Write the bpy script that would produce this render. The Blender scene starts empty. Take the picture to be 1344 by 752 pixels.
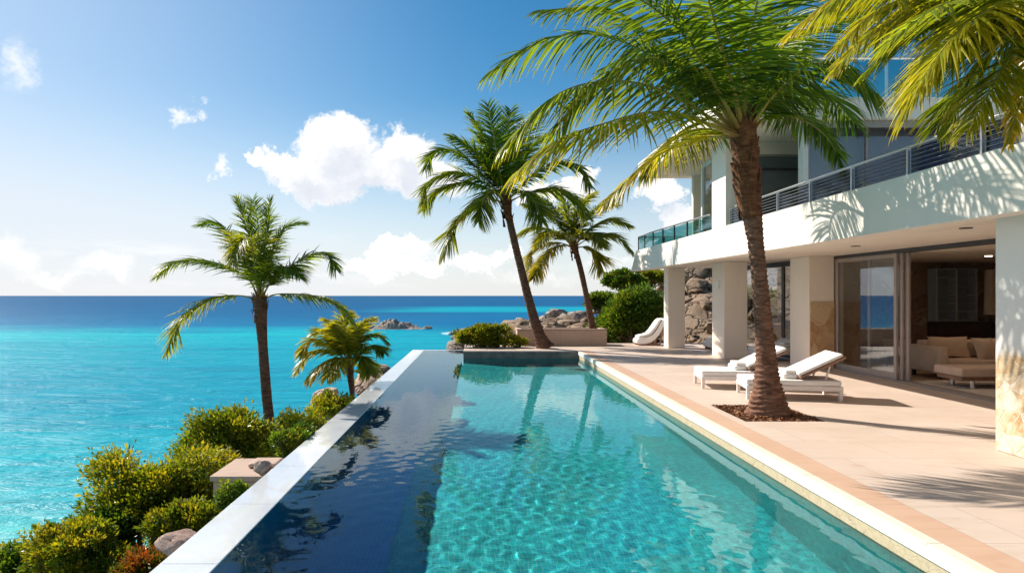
import bpy, bmesh, math, random
import numpy as np
from mathutils import Vector, Matrix, noise as mnoise
R = math.radians
rng = np.random.default_rng(7)
random.seed(7)
C = bpy.context.scene.collection
SC = bpy.context.scene

# ------------------------------------------------------------------ camera, sky, sun, exposure
CAMH, F, VX, VY = 1.8, 880.0, 626.0, 388.0
def W(px, py, Y):                       # world point seen at a photo position, at depth Y
    return Vector(((px - VX) * Y / F, Y, CAMH - (py - VY) * Y / F))
cam = bpy.data.cameras.new('camera'); co = bpy.data.objects.new('camera', cam); C.objects.link(co)
co.location = (0, 0, CAMH); co.rotation_euler = (R(90), 0, 0)
cam.sensor_width = 36; cam.lens = F / 1344 * 36
cam.shift_x = (672 - VX) / 1344; cam.shift_y = (VY - 376) / 1344
cam.clip_start = 0.05; cam.clip_end = 60000
SC.camera = co

SUN_EL, SUN_AZ = 38.0, -53.0            # azimuth from +Y towards +X
sd = Vector((math.sin(R(SUN_AZ)) * math.cos(R(SUN_EL)), math.cos(R(SUN_AZ)) * math.cos(R(SUN_EL)), math.sin(R(SUN_EL))))
sl = bpy.data.lights.new('sun', 'SUN'); so = bpy.data.objects.new('sun', sl); C.objects.link(so)
sl.energy = 4.7; sl.angle = R(0.5); sl.color = (1.0, 0.93, 0.82)
so.rotation_euler = (-sd).to_track_quat('-Z', 'Y').to_euler(); so.location = sd * 60
sl.cycles.is_caustics_light = True

SC.view_settings.view_transform = 'Standard'; SC.view_settings.look = 'None'
SC.view_settings.exposure = 0.75; SC.view_settings.gamma = 1.0
SC.render.engine = 'CYCLES'
SC.cycles.use_denoising = True
SC.cycles.caustics_reflective = False; SC.cycles.caustics_refractive = True
SC.cycles.sample_clamp_indirect = 6; SC.cycles.max_bounces = 10; SC.cycles.transparent_max_bounces = 24
SC.cycles.use_adaptive_sampling = True; SC.cycles.adaptive_threshold = 0.015

class NT:                                # small node-tree helper
    def __init__(s, tree): s.t = tree; s.n = tree.nodes; s.l = tree.links
    def __call__(s, typ, ins=None, **kw):
        nd = s.n.new(typ)
        for k, v in kw.items(): setattr(nd, k, v)
        for k, v in (ins or {}).items(): s.set(nd, k, v)
        return nd
    def set(s, nd, k, v):
        sock = nd.inputs[k]
        if hasattr(v, 'is_linked') or isinstance(v, bpy.types.NodeSocket): s.l.new(v, sock)
        elif isinstance(v, bpy.types.Node): s.l.new(v.outputs[0], sock)
        else: sock.default_value = v
    def m(s, op, a, b=None, c=None, clamp=False):
        nd = s.n.new('ShaderNodeMath'); nd.operation = op; nd.use_clamp = clamp
        for i, v in enumerate((a, b, c)):
            if v is not None: s.set(nd, i, v)
        return nd.outputs[0]
    def vm(s, op, a, b=None):
        nd = s.n.new('ShaderNodeVectorMath'); nd.operation = op
        s.set(nd, 0, a)
        if b is not None: s.set(nd, 1, b)
        return nd.outputs['Value'] if op in ('LENGTH', 'DOT_PRODUCT') else nd.outputs[0]
    def ramp(s, fac, stops, interp='LINEAR'):
        nd = s.n.new('ShaderNodeValToRGB'); nd.color_ramp.interpolation = interp
        e = nd.color_ramp.elements
        while len(e) < len(stops): e.new(0.5)
        for i, (p, c) in enumerate(stops):
            e[i].position = p
            e[i].color = (c, c, c, 1) if isinstance(c, (int, float)) else (*c, 1)
        s.set(nd, 0, fac); return nd.outputs[0]
    def mix(s, fac, a, b, blend='MIX'):
        nd = s.n.new('ShaderNodeMix'); nd.data_type = 'RGBA'; nd.blend_type = blend
        s.set(nd, 0, fac)
        for i, v in ((6, a), (7, b)):
            if isinstance(v, (tuple, list)): nd.inputs[i].default_value = (*v, 1) if len(v) == 3 else v
            else: s.set(nd, i, v)
        return nd.outputs[2]
    def noise(s, vec, scale, detail=4, rough=0.55, dist=0.0, out=0):
        nd = s('ShaderNodeTexNoise', {'Scale': scale, 'Detail': detail, 'Roughness': rough, 'Distortion': dist})
        if vec is not None: s.set(nd, 'Vector', vec)
        return nd.outputs[out]
    def mr(s, v, a, b, c=0.0, d=1.0, smooth=False):
        nd = s('ShaderNodeMapRange', {0: v, 1: a, 2: b, 3: c, 4: d})
        if smooth: nd.interpolation_type = 'SMOOTHSTEP'
        return nd.outputs[0]

wd = bpy.data.worlds.new('World'); SC.world = wd; wd.use_nodes = True
def build_world():
    t = NT(wd.node_tree); t.n.clear()
    sky = t('ShaderNodeTexSky', sky_type='NISHITA', sun_disc=False)
    sky.sun_elevation = R(SUN_EL); sky.sun_rotation = R(SUN_AZ)
    sky.air_density = 1.0; sky.dust_density = 0.3; sky.ozone_density = 1.4
    tc = t('ShaderNodeTexCoord'); d = t.vm('NORMALIZE', tc.outputs['Generated'])
    sp = t('ShaderNodeSeparateXYZ', {0: d})
    az = t.m('MULTIPLY', t.m('ARCTAN2', sp.outputs[0], sp.outputs[1]), 57.2958)
    el = t.m('MULTIPLY', t.m('ARCSINE', sp.outputs[2]), 57.2958)
    def uv(a, e):
        cb = t('ShaderNodeCombineXYZ', {0: a, 1: e, 2: 0.0}); return cb.outputs[0]
    base = uv(az, el)
    # noise warp so that outlines curl into puffs
    w1 = t.noise(base, 0.35, 5, 0.55, out=1); w2 = t.noise(base, 1.3, 4, 0.6, out=1)
    warp = t.vm('ADD', t.vm('MULTIPLY', t.vm('SUBTRACT', w1, (0.5,) * 3), (5.0, 4.0, 0)),
                t.vm('MULTIPLY', t.vm('SUBTRACT', w2, (0.5,) * 3), (1.6, 1.5, 0)))
    w3 = t.noise(base, 4.2, 5, 0.62, out=1)
    pw = t.vm('ADD', t.vm('ADD', base, warp), t.vm('MULTIPLY', t.vm('SUBTRACT', w3, (0.5,) * 3), (0.9, 0.9, 0)))
    def ae(px, py):
        x, z = (px - VX) / F, (VY - py) / F
        return math.degrees(math.atan2(x, 1)), math.degrees(math.atan2(z, math.hypot(x, 1)))
    def field(blobs, p):
        acc = None
        for (px, py, rx, ry, k) in blobs:
            a, e = ae(px, py)
            ca = math.cos(math.atan((px - VX) / F)) ** 2
            sx, sy = math.degrees(rx / F) * ca, math.degrees(ry / F) * math.sqrt(ca)
            q = t.vm('MULTIPLY', t.vm('SUBTRACT', p, (a, e, 0)), (1 / sx, 1 / sy, 0))
            v = t.m('MULTIPLY', t.m('SUBTRACT', 1.0, t.vm('LENGTH', q)), k)
            acc = v if acc is None else t.m('SMOOTH_MAX', acc, v, 0.15)
        return acc
    big = [(440, 192, 62, 44, 1), (400, 225, 70, 32, 1), (465, 225, 80, 34, 1), (528, 208, 52, 44, 1), (560, 230, 60, 34, .9),
           (430, 248, 60, 26, .9), (341, 209, 14, 13, .8), (380, 216, 42, 24, .9),
           (525, 330, 48, 26, .9), (490, 347, 56, 16, .8), (560, 350, 50, 14, .7), (752, 243, 44, 26, .9), (715, 252, 50, 18, .7),
           (868, 250, 38, 24, .85), (893, 278, 28, 18, .8), (625, 345, 46, 16, .6), (665, 335, 22, 14, .6)]
    small = [(245, 148, 16, 20, .75), (287, 215, 16, 22, .8), (22, 88, 34, 40, .45), (290, 232, 10, 8, .6),
             (140, 345, 50, 26, .55), (15, 335, 40, 34, .55), (70, 360, 90, 18, .5), (800, 350, 60, 14, .45), (700, 362, 90, 12, .4)]
    dens = t.mr(field(big, pw), 0.05, 0.34, smooth=True)
    thin = t.m('MULTIPLY', t.mr(field(small, pw), 0.0, 0.6, smooth=True), 0.75)
    lowb = t.m('MULTIPLY', t.mr(t.noise(t.vm('MULTIPLY', base, (0.055, 0.3, 0)), 1.6, 6, 0.6), 0.5, 0.75, smooth=True),
               t.m('MULTIPLY', t.mr(el, 0.2, 1.5, smooth=True), t.mr(el, 6.0, 2.5, smooth=True)))
    cov = t.m('MAXIMUM', t.m('MAXIMUM', dens, thin), t.m('MULTIPLY', lowb, 0.5))
    # light: sample the cloud thickness a little towards the sun (up and left)
    offs = t.vm('ADD', pw, (-0.9, 1.3, 0))
    fs = t.mr(field(big, offs), -0.05, 0.75, 0.0, 1.0)
    puff = t.noise(base, 0.9, 6, 0.6)
    lit = t.m('SUBTRACT', 1.0, t.m('MULTIPLY', fs, 0.62), clamp=True)
    lit = t.m('ADD', lit, t.m('MULTIPLY', t.m('SUBTRACT', puff, 0.5), 0.45), clamp=True)
    lit = t.m('MAXIMUM', lit, t.mr(el, 7.0, 2.0, 0.0, 0.93))
    ccol = t.mix(lit, (0.52, 0.58, 0.70), (1.0, 0.985, 0.96))
    hs = t('ShaderNodeHueSaturation', {'Hue': 0.492, 'Saturation': 1.45, 'Value': 0.86, 'Color': sky.outputs[0]})
    # pale humid air low over the sea, whiter on the sun's side
    hz = t.m('ADD', t.m('MULTIPLY', t.mr(el, 17.0, 0.0, smooth=True), 0.80), t.m('MULTIPLY', t.mr(az, 4.0, -48.0, smooth=True), 0.52), clamp=True)
    hz = t.m('MULTIPLY', hz, t.mr(el, 62.0, 22.0, smooth=True))
    hcol = t.mix(t.mr(el, 0.0, 22.0), (6.7, 7.0, 7.4), (5.4, 6.4, 7.7))
    skyc = t.mix(t.m('MINIMUM', hz, 0.93), hs.outputs[0], hcol)
    bg1 = t('ShaderNodeBackground', {0: skyc, 1: 0.077})
    bg2 = t('ShaderNodeBackground', {0: ccol, 1: 0.70})
    mx = t('ShaderNodeMixShader', {0: cov, 1: bg1.outputs[0], 2: bg2.outputs[0]})
    out = t('ShaderNodeOutputWorld'); t.l.new(mx.outputs[0], out.inputs[0])
build_world()

# ------------------------------------------------------------------ materials
def mat(name):
    m = bpy.data.materials.new(name); m.use_nodes = True
    t = NT(m.node_tree); t.n.clear()
    out = t('ShaderNodeOutputMaterial'); return m, t, out
def pbr(t, out, **k):
    b = t('ShaderNodeBsdfPrincipled')
    for kk, v in k.items():
        key = {'col': 'Base Color', 'rough': 'Roughness', 'metal': 'Metallic', 'spec': 'Specular IOR Level', 'normal': 'Normal', 'coat': 'Coat Weight', 'coat_rough': 'Coat Roughness'}[kk]
        if kk == 'col' and isinstance(v, tuple): v = (*v, 1)
        t.set(b, key, v)
    t.l.new(b.outputs[0], out.inputs[0]); return b
def pos(t): return t('ShaderNodeNewGeometry').outputs['Position']
def bump(t, h, strength=0.3, dist=0.02): return t('ShaderNodeBump', {'Height': h, 'Strength': strength, 'Distance': dist}).outputs[0]

def simple(name, col, rough=0.6, var=0.12, scale=3.0, bumpk=0.15, spec=0.4, metal=0.0, bscale=60):
    m, t, o = mat(name); p = pos(t)
    n = t.noise(p, scale, 6, 0.6)
    dark = tuple(c * (1 - var) for c in col); light = tuple(min(1, c * (1 + var)) for c in col)
    c = t.mix(t.mr(n, 0.3, 0.7), dark, light)
    pbr(t, o, col=c, rough=t.mr(t.noise(p, scale * 4, 3), 0.3, 0.7, rough * 0.85, min(1, rough * 1.15)), spec=spec, metal=metal,
        normal=bump(t, t.noise(p, bscale, 4, 0.6), bumpk, 0.004))
    return m

def plaster_mat(name, col, stain=0.06):
    m, t, o = mat(name); p = pos(t)
    n = t.noise(p, 0.9, 7, 0.62); st = t.noise(t.vm('MULTIPLY', p, (2.5, 2.5, 0.35)), 1.6, 6, 0.6)
    c = t.mix(t.mr(n, 0.35, 0.7), tuple(x * 0.93 for x in col), col)
    c = t.mix(t.m('MULTIPLY', t.mr(st, 0.55, 0.8), stain * 3), c, (0.46, 0.41, 0.35))
    pbr(t, o, col=c, rough=0.75, spec=0.25, normal=bump(t, t.noise(p, 45, 5, 0.65), 0.18, 0.004))
    return m

def stone_mat(name, cols, scale=3.2, joint=(0.42, 0.36, 0.28), jw=0.035, bumpk=0.7, axes=(1, 1, 1)):
    # irregular rubble / crazy-paved stone with mortar joints
    m, t, o = mat(name); p = t.vm('MULTIPLY', pos(t), axes)
    p = t.vm('ADD', p, t.vm('MULTIPLY', t.vm('SUBTRACT', t.noise(p, 2.2, 3, out=1), (0.5,) * 3), (0.25,) * 3))
    v = t('ShaderNodeTexVoronoi', {'Scale': scale, 'Vector': p}); e = t('ShaderNodeTexVoronoi', {'Scale': scale, 'Vector': p}, feature='DISTANCE_TO_EDGE')
    hs = t('ShaderNodeSeparateColor', {0: v.outputs['Color']}).outputs[0]
    n = t.noise(p, 7, 7, 0.65)
    n = t.m('ADD', t.m('MULTIPLY', n, 0.5), t.m('MULTIPLY', t.noise(p, 18, 6, 0.7, 0.8), 0.5))
    c = t.ramp(t.m('ADD', t.m('MULTIPLY', hs, 0.4), t.m('MULTIPLY', t.mr(n, .3, .7), 0.6), clamp=True), [(i / (len(cols) - 1), cc) for i, cc in enumerate(cols)])
    edge = t.mr(e.outputs['Distance'], jw * 0.4, jw, smooth=True)
    c = t.mix(edge, joint, c)
    h = t.m('ADD', t.m('MULTIPLY', edge, 0.6), t.m('MULTIPLY', n, 0.5))
    pbr(t, o, col=c, rough=0.85, spec=0.2, normal=bump(t, h, bumpk, 0.03))
    return m

def travertine_mat(name, a, b, tile=None, bands=0.5, rough=0.55):
    m, t, o = mat(name); p = pos(t)
    big = t.noise(t.vm('MULTIPLY', p, (0.5, 1.0, 1.0)), 1.1, 7, 0.62, 0.6)
    vein = t.noise(t.vm('MULTIPLY', p, (1.0, 4.0, 5.0)), 1.7, 8, 0.66, 1.2)
    pit = t.noise(p, 55, 3, 0.6)
    c = t.mix(t.mr(big, 0.3, 0.7), a, b)
    c = t.mix(t.m('MULTIPLY', t.mr(vein, 0.52, 0.72), bands), c, tuple(x * k for x, k in zip(b, (0.80, 0.68, 0.58))))
    h = pit
    if tile:
        br = t('ShaderNodeTexBrick', {'Vector': t.vm('ADD', p, (0.31, 0.22, 0)), 'Color1': (0, 0, 0, 1), 'Color2': (1, 1, 1, 1), 'Mortar': (0.5, 0.5, 0.5, 1), 'Scale': 1.0,
               'Mortar Size': 0.006, 'Mortar Smooth': 0.2, 'Brick Width': tile[0], 'Row Height': tile[1]}, offset=0.5, squash=1.0)
        tone = t('ShaderNodeSeparateColor', {0: br.outputs['Color']}).outputs[0]
        c = t.mix(t.m('MULTIPLY', tone, 0.28), c, tuple(x * k for x, k in zip(a, (0.82, 0.72, 0.64))))
        c = t.mix(t.m('MULTIPLY', br.outputs['Fac'], 0.55), c, tuple(x * 0.55 for x in b))
        h = t.m('SUBTRACT', t.m('MULTIPLY', pit, 0.3), br.outputs['Fac'])
    wet = t.noise(p, 0.6, 5, 0.6)
    pbr(t, o, col=c, rough=t.mr(wet, 0.35, 0.65, rough * 0.8, rough * 1.2), spec=0.35, normal=bump(t, h, 0.25, 0.004))
    return m

SEA = -13.0
M = {}
M['plaster'] = plaster_mat('white_plaster', (0.80, 0.725, 0.645), 0.09)
M['column_plaster'] = plaster_mat('deck_bounce_column_plaster', (0.86, 0.745, 0.635), 0.05)  # warmer, brighter copy of the plaster; paints in light bounced off the deck
M['soffit'] = plaster_mat('cream_soffit', (0.78, 0.68, 0.57), 0.02)
M['wall_tan'] = plaster_mat('tan_render', (0.80, 0.66, 0.54), 0.03)
M['deck'] = travertine_mat('pink_travertine_deck', (0.62, 0.51, 0.435), (0.565, 0.44, 0.36), (1.25, 0.85), 0.5)
M['border'] = travertine_mat('tan_stone_border', (0.58, 0.385, 0.275), (0.53, 0.34, 0.235), (6.0, 6.0), 0.45)
M['coping'] = travertine_mat('cream_coping', (0.78, 0.72, 0.58), (0.70, 0.62, 0.48), None, 0.25)
M['planter'] = travertine_mat('planter_travertine', (0.55, 0.40, 0.31), (0.46, 0.32, 0.24), (1.1, 0.9), 0.7)
M['trav_panel'] = stone_mat('ochre_stone', [(0.26, 0.12, 0.05), (0.48, 0.29, 0.15), (0.60, 0.43, 0.27), (0.50, 0.30, 0.16)], 2.6, (0.34, 0.21, 0.11), 0.012, 0.35)
M['sand_band'] = stone_mat('sandy_waterline', [(0.42, 0.34, 0.22), (0.52, 0.43, 0.29), (0.38, 0.30, 0.19)], 14, (0.30, 0.24, 0.15), 0.02, 0.3)
M['greywall'] = simple('grey_stone_wall', (0.15, 0.137, 0.13), 0.7, 0.35, 4)
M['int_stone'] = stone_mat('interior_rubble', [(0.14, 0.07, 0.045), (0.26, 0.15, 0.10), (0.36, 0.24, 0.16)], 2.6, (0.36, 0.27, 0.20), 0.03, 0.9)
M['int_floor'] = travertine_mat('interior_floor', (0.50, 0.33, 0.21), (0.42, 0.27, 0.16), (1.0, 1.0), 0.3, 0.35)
M['frame_grey'] = simple('grey_brown_metal_frame', (0.33, 0.27, 0.24), 0.45, 0.08, 5, 0.05)
M['frame_dark'] = simple('dark_metal_frame', (0.045, 0.04, 0.04), 0.4, 0.1, 5, 0.05)
M['frame_white'] = simple('white_frame', (0.75, 0.73, 0.70), 0.45, 0.05, 5, 0.05)
M['steel'] = simple('brushed_steel', (0.62, 0.60, 0.58), 0.32, 0.06, 9, 0.05, metal=1.0)
M['fabric'] = simple('white_canvas', (0.80, 0.76, 0.73), 0.9, 0.05, 5, 0.4, 0.15, bscale=320)
mf, tf, of = mat('creased_canvas'); pf_ = pos(tf)
cz = tf.noise(tf.vm('MULTIPLY', pf_, (5, 9, 6)), 1.0, 5, 0.6, 0.8)
pbr(tf, of, col=tf.mix(tf.mr(cz, .3, .7), (0.74, 0.69, 0.65), (0.82, 0.78, 0.745)), rough=0.9, spec=0.15, normal=bump(tf, tf.m('ADD', tf.m('MULTIPLY', cz, 1.0), tf.m('MULTIPLY', tf.noise(pf_, 320, 2), 0.04)), 0.5, 0.02)); M['fabric'] = mf
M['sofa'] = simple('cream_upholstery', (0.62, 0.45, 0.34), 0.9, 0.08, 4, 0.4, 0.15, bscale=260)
M['cushion'] = simple('sand_cushion', (0.66, 0.47, 0.33), 0.9, 0.08, 4, 0.4, 0.15, bscale=260)
M['lounger'] = simple('white_painted_wood', (0.76, 0.68, 0.63), 0.5, 0.08, 7, 0.15)
M['wood'] = simple('brown_wood', (0.27, 0.14, 0.085), 0.5, 0.25, 6, 0.2)
M['darkwood'] = simple('dark_wood', (0.05, 0.03, 0.022), 0.45, 0.25, 6, 0.2)
M['rug'] = simple('pale_rug', (0.66, 0.57, 0.48), 0.95, 0.08, 8, 0.5, 0.1, bscale=200)
mm_, t_, o_ = mat('lamp_glow'); e_ = t_('ShaderNodeEmission', {0: (1, .85, .65, 1), 1: 6.0}); t_.l.new(e_.outputs[0], o_.inputs[0]); M['lamp_glow'] = mm_
M['reflection_sheet'] = simple('grey_reflection_sheet', (0.36, 0.34, 0.35), 0.8, 0.05, 6)
M['pale_reflection_sheet'] = simple('grey_green_reflection_sheet', (0.46, 0.47, 0.42), 0.85, 0.06, 6)
M['reflection_line'] = simple('grey_reflection_line', (0.24, 0.25, 0.28), 0.5, 0.1, 9)
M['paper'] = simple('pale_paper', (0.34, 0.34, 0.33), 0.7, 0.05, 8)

def glass_mat(name, tint, base=0.06, trans=0.9, rough=0.0):
    m, t, o = mat(name)
    ge = t('ShaderNodeNewGeometry')
    cs = t.m('ABSOLUTE', t.vm('DOT_PRODUCT', ge.outputs['Incoming'], ge.outputs['True Normal']))
    fac = t.m('ADD', t.m('MULTIPLY', t.m('POWER', t.m('SUBTRACT', 1.0, cs), 5.0), 0.9), base, clamp=True)
    tr = t('ShaderNodeBsdfTransparent', {0: (*[(c * trans) ** 0.5 for c in tint], 1)})   # two faces per pane
    nrm = bump(t, t.noise(pos(t), 1.3, 2), 0.02, 0.02)
    gl = t('ShaderNodeBsdfAnisotropic', {0: (0.95, 0.97, 1, 1), 'Roughness': rough, 'Normal': nrm})
    mx = t('ShaderNodeMixShader', {0: fac, 1: tr.outputs[0], 2: gl.outputs[0]})
    t.l.new(mx.outputs[0], o.inputs[0]); return m
M['glass'] = glass_mat('window_glass', (0.78, 0.82, 0.82), 0.10)
M['glass_grey'] = glass_mat('grey_window_glass', (0.72, 0.74, 0.77), 0.06)
M['glass_rail'] = glass_mat('smoked_rail_glass', (0.16, 0.19, 0.27), 0.03, rough=0.06)
M['glass_teal'] = glass_mat('teal_rail_glass', (0.22, 0.60, 0.62), 0.05)

def water_mat():
    m, t, o = mat('pool_water')
    g = t('ShaderNodeBsdfRefraction', {'Color': (0.90, 1, 1, 1), 'Roughness': 0.0, 'IOR': 1.33})
    gl = t('ShaderNodeBsdfAnisotropic', {0: (0.80, 0.95, 1.0, 1), 'Roughness': 0.0})
    fr = t('ShaderNodeFresnel', {'IOR': 1.33}).outputs[0]
    mx = t('ShaderNodeMixShader', {0: t.m('MULTIPLY', fr, 0.86), 1: g.outputs[0], 2: gl.outputs[0]})
    t.l.new(mx.outputs[0], o.inputs[0]); return m
M['water'] = water_mat()

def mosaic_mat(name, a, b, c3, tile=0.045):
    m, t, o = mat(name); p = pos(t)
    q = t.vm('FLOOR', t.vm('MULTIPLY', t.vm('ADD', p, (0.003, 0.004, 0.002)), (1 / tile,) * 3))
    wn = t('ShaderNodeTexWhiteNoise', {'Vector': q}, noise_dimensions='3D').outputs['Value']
    c = t.ramp(t.m('ADD', t.m('MULTIPLY', wn, 0.6), t.m('MULTIPLY', t.mr(t.noise(p, 1.1, 5, 0.6), 0.3, 0.7), 0.4)), [(0.1, a), (0.5, b), (0.9, c3)])  # noise mottling paints a hint of the rippling light net over real tile tones
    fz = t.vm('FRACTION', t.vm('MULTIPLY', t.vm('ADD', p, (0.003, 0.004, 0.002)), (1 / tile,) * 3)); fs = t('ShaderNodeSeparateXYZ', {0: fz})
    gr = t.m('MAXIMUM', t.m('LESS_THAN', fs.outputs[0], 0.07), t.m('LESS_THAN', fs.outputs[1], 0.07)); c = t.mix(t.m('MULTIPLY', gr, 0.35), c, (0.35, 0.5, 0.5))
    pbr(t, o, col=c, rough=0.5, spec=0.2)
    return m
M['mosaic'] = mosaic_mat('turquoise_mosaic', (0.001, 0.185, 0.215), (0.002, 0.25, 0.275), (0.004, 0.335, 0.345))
M['mosaic_wall'] = mosaic_mat('teal_mosaic', (0.006, 0.23, 0.25), (0.012, 0.30, 0.31), (0.03, 0.38, 0.37))
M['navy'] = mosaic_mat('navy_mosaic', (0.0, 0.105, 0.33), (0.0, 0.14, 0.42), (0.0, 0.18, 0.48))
M['white_mosaic'] = mosaic_mat('white_mosaic', (0.70, 0.70, 0.66), (0.78, 0.77, 0.73), (0.62, 0.61, 0.56), 0.024)

def weir_mat():
    m, t, o = mat('wet_white_marble'); p = pos(t)
    n = t.noise(t.vm('MULTIPLY', p, (1, 0.5, 1)), 1.6, 8, 0.65, 0.8)
    c = t.mix(t.mr(n, 0.35, 0.68), (0.70, 0.70, 0.70), (0.52, 0.55, 0.60))
    c = t.mix(t.m('MULTIPLY', t.mr(t.noise(p, 5, 6, 0.7), 0.55, 0.75), 0.3), c, (0.42, 0.46, 0.52))
    pbr(t, o, col=c, rough=0.35, spec=0.5, coat=0.9, coat_rough=0.03, normal=bump(t, t.noise(p, 6, 3), 0.03, 0.01))
    return m
M['weir'] = weir_mat()

def sea_mat():
    m, t, o = mat('sea_water'); p = pos(t)
    sp = t('ShaderNodeSeparateXYZ', {0: p}); X, Y = sp.outputs[0], sp.outputs[1]
    ly = t.m('LOGARITHM', t.m('MAXIMUM', Y, 10.0), 10.0)
    pl = t('ShaderNodeCombineXYZ', {0: t.m('MULTIPLY', X, 0.004), 1: t.m('MULTIPLY', ly, 4.0), 2: 0.0}).outputs[0]
    wob = t.m('MULTIPLY', t.m('SUBTRACT', t.noise(pl, 1.4, 5, 0.55), 0.5), 0.22)
    v = t.mr(t.m('ADD', ly, wob), 1.5, 4.5)
    def L(y): return (math.log10(F * 14.8 / (y - VY)) - 1.5) / 3
    c = t.ramp(v, [(0.0, (0.13, 0.45, 0.44)), (L(690), (0.07, 0.40, 0.42)), (L(610), (0.004, 0.33, 0.40)), (L(520), (0.003, 0.265, 0.37)), (L(455), (0.003, 0.31, 0.40)),
                   (L(436), (0.004, 0.40, 0.46)), (L(428), (0.006, 0.16, 0.32)), (L(412), (0.006, 0.115, 0.26)), (L(398), (0.007, 0.10, 0.235)), (1.0, (0.010, 0.085, 0.20))])
    # turquoise shoal far to the right, dark reef patches nearer in
    sh = t.m('MULTIPLY', t.m('MULTIPLY', t.mr(Y, 560, 640, smooth=True), t.mr(Y, 1000, 800, smooth=True)), t.mr(t.m('ADD', X, t.m('MULTIPLY', wob, 500)), -130, -20, smooth=True))
    c = t.mix(t.m('MULTIPLY', sh, 0.85), c, (0.004, 0.34, 0.42))
    deep = t.m('MULTIPLY', t.m('MULTIPLY', t.mr(Y, 170, 330, smooth=True), t.mr(Y, 620, 560, smooth=True)), t.mr(X, -80, 10, smooth=True))
    c = t.mix(t.m('MULTIPLY', deep, 0.8), c, (0.004, 0.14, 0.30))
    reef = t.mr(t.noise(t.vm('MULTIPLY', p, (0.010, 0.05, 0)), 1.0, 5, 0.6), 0.52, 0.68, smooth=True)
    c = t.mix(t.m('MULTIPLY', reef, 0.30), c, (0.004, 0.16, 0.28))
    for (ex, ey, ea, eb) in ((-36, 300, 13.2, 6.6), (-7.5, 264, 6, 10)):
        q = t.vm('LENGTH', t.vm('MULTIPLY', t.vm('SUBTRACT', p, (ex, ey, SEA)), (1 / ea, 1 / eb, 0)))
        q = t.m('ADD', q, t.m('MULTIPLY', t.m('SUBTRACT', t.noise(p, 0.25, 5, 0.7), 0.5), 0.7))
        c = t.mix(t.m('MULTIPLY', t.mr(q, 1.22, 0.98, smooth=True), 0.75), c, (0.62, 0.72, 0.72))
    w1 = t.noise(t.vm('MULTIPLY', p, (0.16, 0.42, 0)), 1.0, 6, 0.62, 0.5)
    w2 = t.noise(t.vm('MULTIPLY', p, (0.028, 0.10, 0)), 1.0, 5, 0.6)
    w3 = t.noise(t.vm('MULTIPLY', p, (0.8, 1.5, 0)), 1.0, 4, 0.6)
    # foam flecks of the near shallows
    fo = t.m('MULTIPLY', t.mr(t.noise(t.vm('MULTIPLY', p, (0.12, 0.30, 0)), 1.0, 9, 0.72, 1.0), 0.58, 0.70), t.mr(Y, 75, 38))
    c = t.mix(t.m('MULTIPLY', fo, 0.55), c, (0.55, 0.72, 0.70))
    st_ = t.m('ADD', t.m('MULTIPLY', t.noise(t.vm('MULTIPLY', p, (0.02, 0.11, 0)), 1.0, 6, 0.62, 0.6), 0.6), t.m('MULTIPLY', t.noise(t.vm('MULTIPLY', p, (0.12, 0.55, 0)), 1.0, 4, 0.6), 0.4))
    c = t.mix(t.m('MULTIPLY', t.mr(st_, 0.42, 0.66), 0.52), c, t.mix(1.0, c, (0.35, 0.62, 0.80), 'MULTIPLY'))
    h = t.m('ADD', t.m('ADD', t.m('MULTIPLY', w1, 0.9), t.m('MULTIPLY', w2, 2.2)), t.m('MULTIPLY', w3, 0.22))
    nr = bump(t, h, 0.95, 0.9)
    df = t('ShaderNodeBsdfDiffuse', {0: c, 'Normal': nr})
    gl = t('ShaderNodeBsdfAnisotropic', {0: (0.9, 0.95, 1, 1), 'Roughness': 0.26, 'Normal': nr})
    fr = t('ShaderNodeFresnel', {'IOR': 1.33, 'Normal': nr}).outputs[0]
    fac = t.m('MULTIPLY', t.mr(fr, 0.0, 0.5, 0.006, 0.075), 1.0)
    mx = t('ShaderNodeMixShader', {0: fac, 1: df.outputs[0], 2: gl.outputs[0]})
    t.l.new(mx.outputs[0], o.inputs[0]); return m
M['sea'] = sea_mat()

def leaf_mat(name, dark, light, tip, trans=0.45, gloss=0.35):
    # 'tint' attribute: R random lightness, G yellowing
    m, t, o = mat(name)
    at = t('ShaderNodeAttribute', attribute_name='tint')
    sc = t('ShaderNodeSeparateColor', {0: at.outputs['Color']})
    c = t.mix(sc.outputs[0], dark, light); c = t.mix(sc.outputs[1], c, tip)
    tc = t.mix(0.6, c, t.mix(1.0, c, (2.4, 2.0, 0.5), 'MULTIPLY'))
    b = t('ShaderNodeBsdfPrincipled', {'Base Color': c, 'Roughness': gloss, 'Specular IOR Level': 0.45})
    tr = t('ShaderNodeBsdfTranslucent', {0: tc})
    mx = t('ShaderNodeMixShader', {0: trans, 1: b.outputs[0], 2: tr.outputs[0]})
    t.l.new(mx.outputs[0], o.inputs[0]); return m
M['palm_leaf'] = leaf_mat('palm_leaflet', (0.026, 0.082, 0.007), (0.185, 0.31, 0.018), (0.44, 0.34, 0.02), 0.58)
M['palm_yellow'] = leaf_mat('palm_leaflet_golden', (0.045, 0.11, 0.006), (0.23, 0.31, 0.015), (0.55, 0.40, 0.03), 0.52)
M['shrub_leaf'] = leaf_mat('shrub_leaf', (0.035, 0.07, 0.006), (0.21, 0.27, 0.016), (0.38, 0.32, 0.014), 0.45)
M['shrub_green'] = leaf_mat('shrub_leaf_green', (0.02, 0.06, 0.008), (0.13, 0.24, 0.02), (0.26, 0.26, 0.03), 0.42)
M['shrub_red'] = leaf_mat('croton_leaf', (0.03, 0.05, 0.008), (0.13, 0.13, 0.012), (0.40, 0.07, 0.012), 0.35)
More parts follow.
